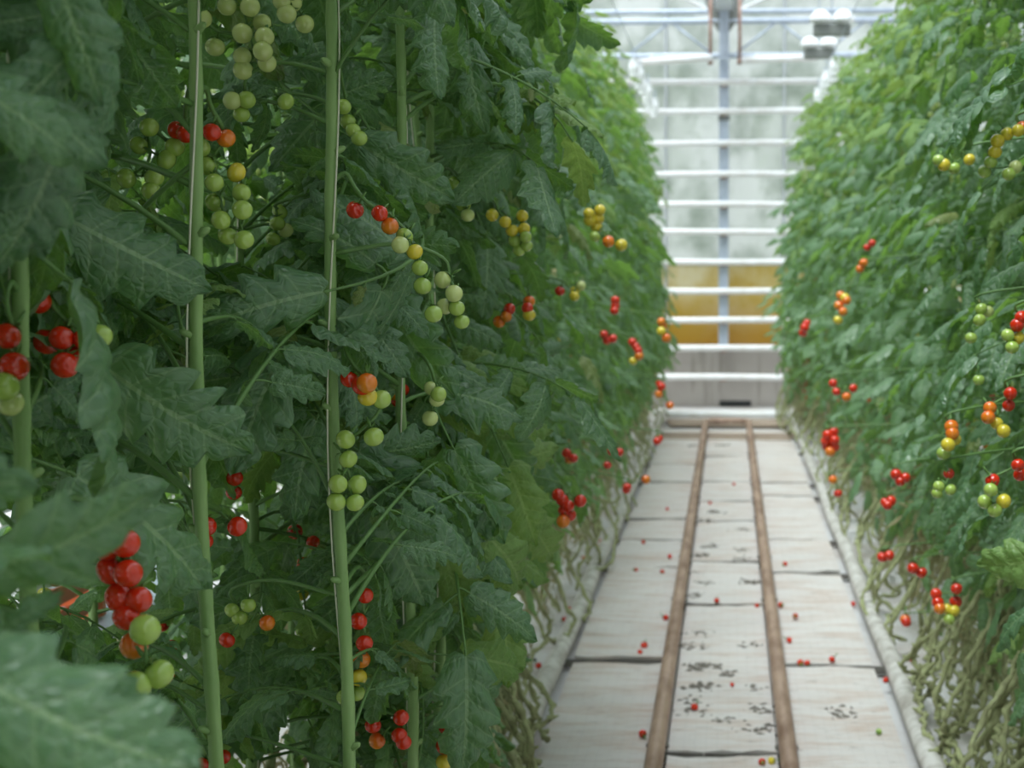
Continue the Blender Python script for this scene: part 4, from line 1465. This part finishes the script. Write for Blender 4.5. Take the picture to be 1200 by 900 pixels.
for s in (-1, 1):
    for zz in (0.05, 0.11, 0.17):
        m.box((s * 0.175, 0, zz), (0.012, 0.5, 0.045), bevel=0.003)
        m.box((0, s * 0.245, zz), (0.36, 0.012, 0.045), bevel=0.003)
    for t in (-1, 1):
        m.box((s * 0.172, t * 0.242, 0.1), (0.03, 0.03, 0.19), bevel=0.004)
m.build('crate_body', M['orange_crate'], root, smooth=False)
m = MB()
for s in (-1, 1):
    m.box((s * 0.176, 0, 0.2), (0.024, 0.51, 0.016), bevel=0.004)
    m.box((0, s * 0.246, 0.2), (0.37, 0.024, 0.016), bevel=0.004)
m.build('crate_rim', M['orange_crate'], root, smooth=False)


def bag(px, py, d, word, lab):
    p = P(px, py, d)
    root = empty('plastic_bag', p)
    tag(root, lab, 'plastic bag', 'white bags with blue print behind the left row')
    m = MB()
    nu, nv = 24, 12
    vs = []
    rg = random.Random(px)
    for i in range(nv + 1):
        th = PI * i / nv
        for j in range(nu):
            ph = 2 * PI * j / nu
            k2 = 1 + 0.06 * math.sin(3 * ph + 2 * th + px) + rg.uniform(-.025, .025)
            sg = lambda v, e: math.copysign(abs(v) ** e, v)
            vs.append((0.17 * k2 * math.sin(th) ** .6 * sg(math.cos(ph), .7), 0.24 * k2 * math.sin(th) ** .6 * sg(math.sin(ph), .7), 0.10 * math.cos(th)))
    fs = [(i * nu + j, (i + 1) * nu + j, (i + 1) * nu + (j + 1) % nu, i * nu + (j + 1) % nu) for i in range(nv) for j in range(nu)]
    m.add(vs, fs)
    m.build('bag_body', M['bag'], root)
    cu = bpy.data.curves.new('print', 'FONT')
    cu.body = word
    cu.size = 0.075
    cu.extrude = 0.001
    cu.align_x = 'CENTER'
    cu.align_y = 'CENTER'
    cu.materials.append(M['blue_ink'])
    tmp = bpy.data.objects.new('print', cu)
    col.objects.link(tmp)
    dg = bpy.context.evaluated_depsgraph_get()
    me = bpy.data.meshes.new_from_object(tmp.evaluated_get(dg))
    bpy.data.objects.remove(tmp)
    for lc, rt in (((0.19, -0.02, 0.0), (PI / 2, 0, PI / 2)), ((0.02, -0.262, 0.0), (PI / 2, 0, 0))):
        o = put('print', me, root, lc, rt)
        o['label'] = 'blue printed letters'


bag(8, 672, 4.7, 'ITI', 'white plastic bag with blue print at the left edge, behind the leaves')
bag(95, 672, 4.6, 'ITI', 'white plastic bag with blue print behind the dark red tomatoes')
bag(215, 860, 4.4, 'ITI', 'white plastic bag low behind the slim straight stem') if False else None

# ------------------------------------------------------------------ outside the gable
m = MB()
m.add([(-30, 16.8, -0.05), (30, 16.8, -0.05), (30, 60, -0.05), (-30, 60, -0.05)], [(0, 1, 2, 3)])
tag(m.build('ground', M['grass'], smooth=False), kind='structure')
rg = random.Random(99)
for tx, ty, hh, rr, lab in ((-1.7, 22.5, 4.6, 1.3, 'green tree seen hazily through the gable glass, left of the column'), (1.5, 23.5, 4.3, 1.2, 'green tree seen hazily through the gable glass, right of the column'), (-4.5, 24, 5.0, 1.7, 'green tree seen through the glass far left behind the left row')):
    root = empty('tree', (tx, ty, -0.05))
    tag(root, lab, 'tree', 'trees outside the gable')
    m = MB()
    m.tube(smooth_path([(0, 0, 0), (0.05, 0.03, hh * .4), (-0.04, 0, hh * .7), (0.02, 0, hh)], 5), [0.13 * (1 - 0.8 * i / 15) for i in range(16)], 10)
    for q in range(9):
        a, z = q * 2.4, hh * (0.45 + 0.055 * q)
        m.tube([(0, 0, z), (math.cos(a) * rr * .5, math.sin(a) * rr * .5, z + .35), (math.cos(a) * rr * .8, math.sin(a) * rr * .8, z + .5)], [0.04, 0.025, 0.01], 6)
    m.build('trunk', M['bark'], root)
    m = MB()
    for q in range(2600):
        th, ph, rad = math.acos(rg.uniform(-1, 1)), rg.uniform(0, 6.28), rr * rg.uniform(0.35, 1) ** .5
        c = Vector((rad * math.sin(th) * math.cos(ph), rad * math.sin(th) * math.sin(ph), hh * .78 + rad * 0.95 * math.cos(th)))
        e = Euler((rg.uniform(-.9, .9), rg.uniform(-.9, .9), rg.uniform(0, 6.28))).to_matrix()
        L = rg.uniform(.07, .12)
        m.add([c + e @ Vector(v) * L for v in ((-1, 0, 0), (-.3, -.5, .1), (.5, -.35, .08), (1, 0, -.1), (.5, .35, .08), (-.3, .5, .1))], [(0, 1, 5), (1, 2, 4, 5), (2, 3, 4)])
    m.build('crown', M['tree_leaf'], root)

# ------------------------------------------------------------------ light
w = bpy.data.worlds.new('overcast_sky')
scene.world = w
w.use_nodes = True
nt = w.node_tree
nt.nodes.clear()
tcw = nt.nodes.new('ShaderNodeTexCoord')
sp = nt.nodes.new('ShaderNodeSeparateXYZ')
rmp = nt.nodes.new('ShaderNodeValToRGB')
bg = nt.nodes.new('ShaderNodeBackground')
wo = nt.nodes.new('ShaderNodeOutputWorld')
nt.links.new(tcw.outputs['Generated'], sp.inputs[0])
nt.links.new(sp.outputs[2], rmp.inputs[0])
nt.links.new(rmp.outputs[0], bg.inputs[0])
nt.links.new(bg.outputs[0], wo.inputs[0])
el = rmp.color_ramp.elements
el[0].position, el[0].color = 0.0, (0.60, 0.62, 0.64, 1)
el[1].position, el[1].color = 0.75, (0.92, 0.98, 1.08, 1)
bg.inputs[1].default_value = 1.15
sl = bpy.data.lights.new('sun', 'SUN')
so = bpy.data.objects.new('sun', sl)
col.objects.link(so)
sl.energy = 4.3
sl.angle = math.radians(34)
sl.color = (0.95, 0.99, 1.0)
dirv = Vector((0.22, 0.36, -1.0))     # travels from the far left down to the right
so.rotation_euler = dirv.to_track_quat('-Z', 'Y').to_euler()
so.location = (-3, 8, 9)

scene.view_settings.view_transform = 'Standard'
scene.view_settings.look = 'None'
scene.view_settings.gamma = 1.0
scene.view_settings.use_curve_mapping = False
scene.view_settings.exposure = 0.42
scene.cycles.max_bounces = 10
scene.cycles.transparent_max_bounces = 24
scene.cycles.diffuse_bounces = 4
scene.cycles.transmission_bounces = 6
scene.cycles.sample_clamp_indirect = 8.0
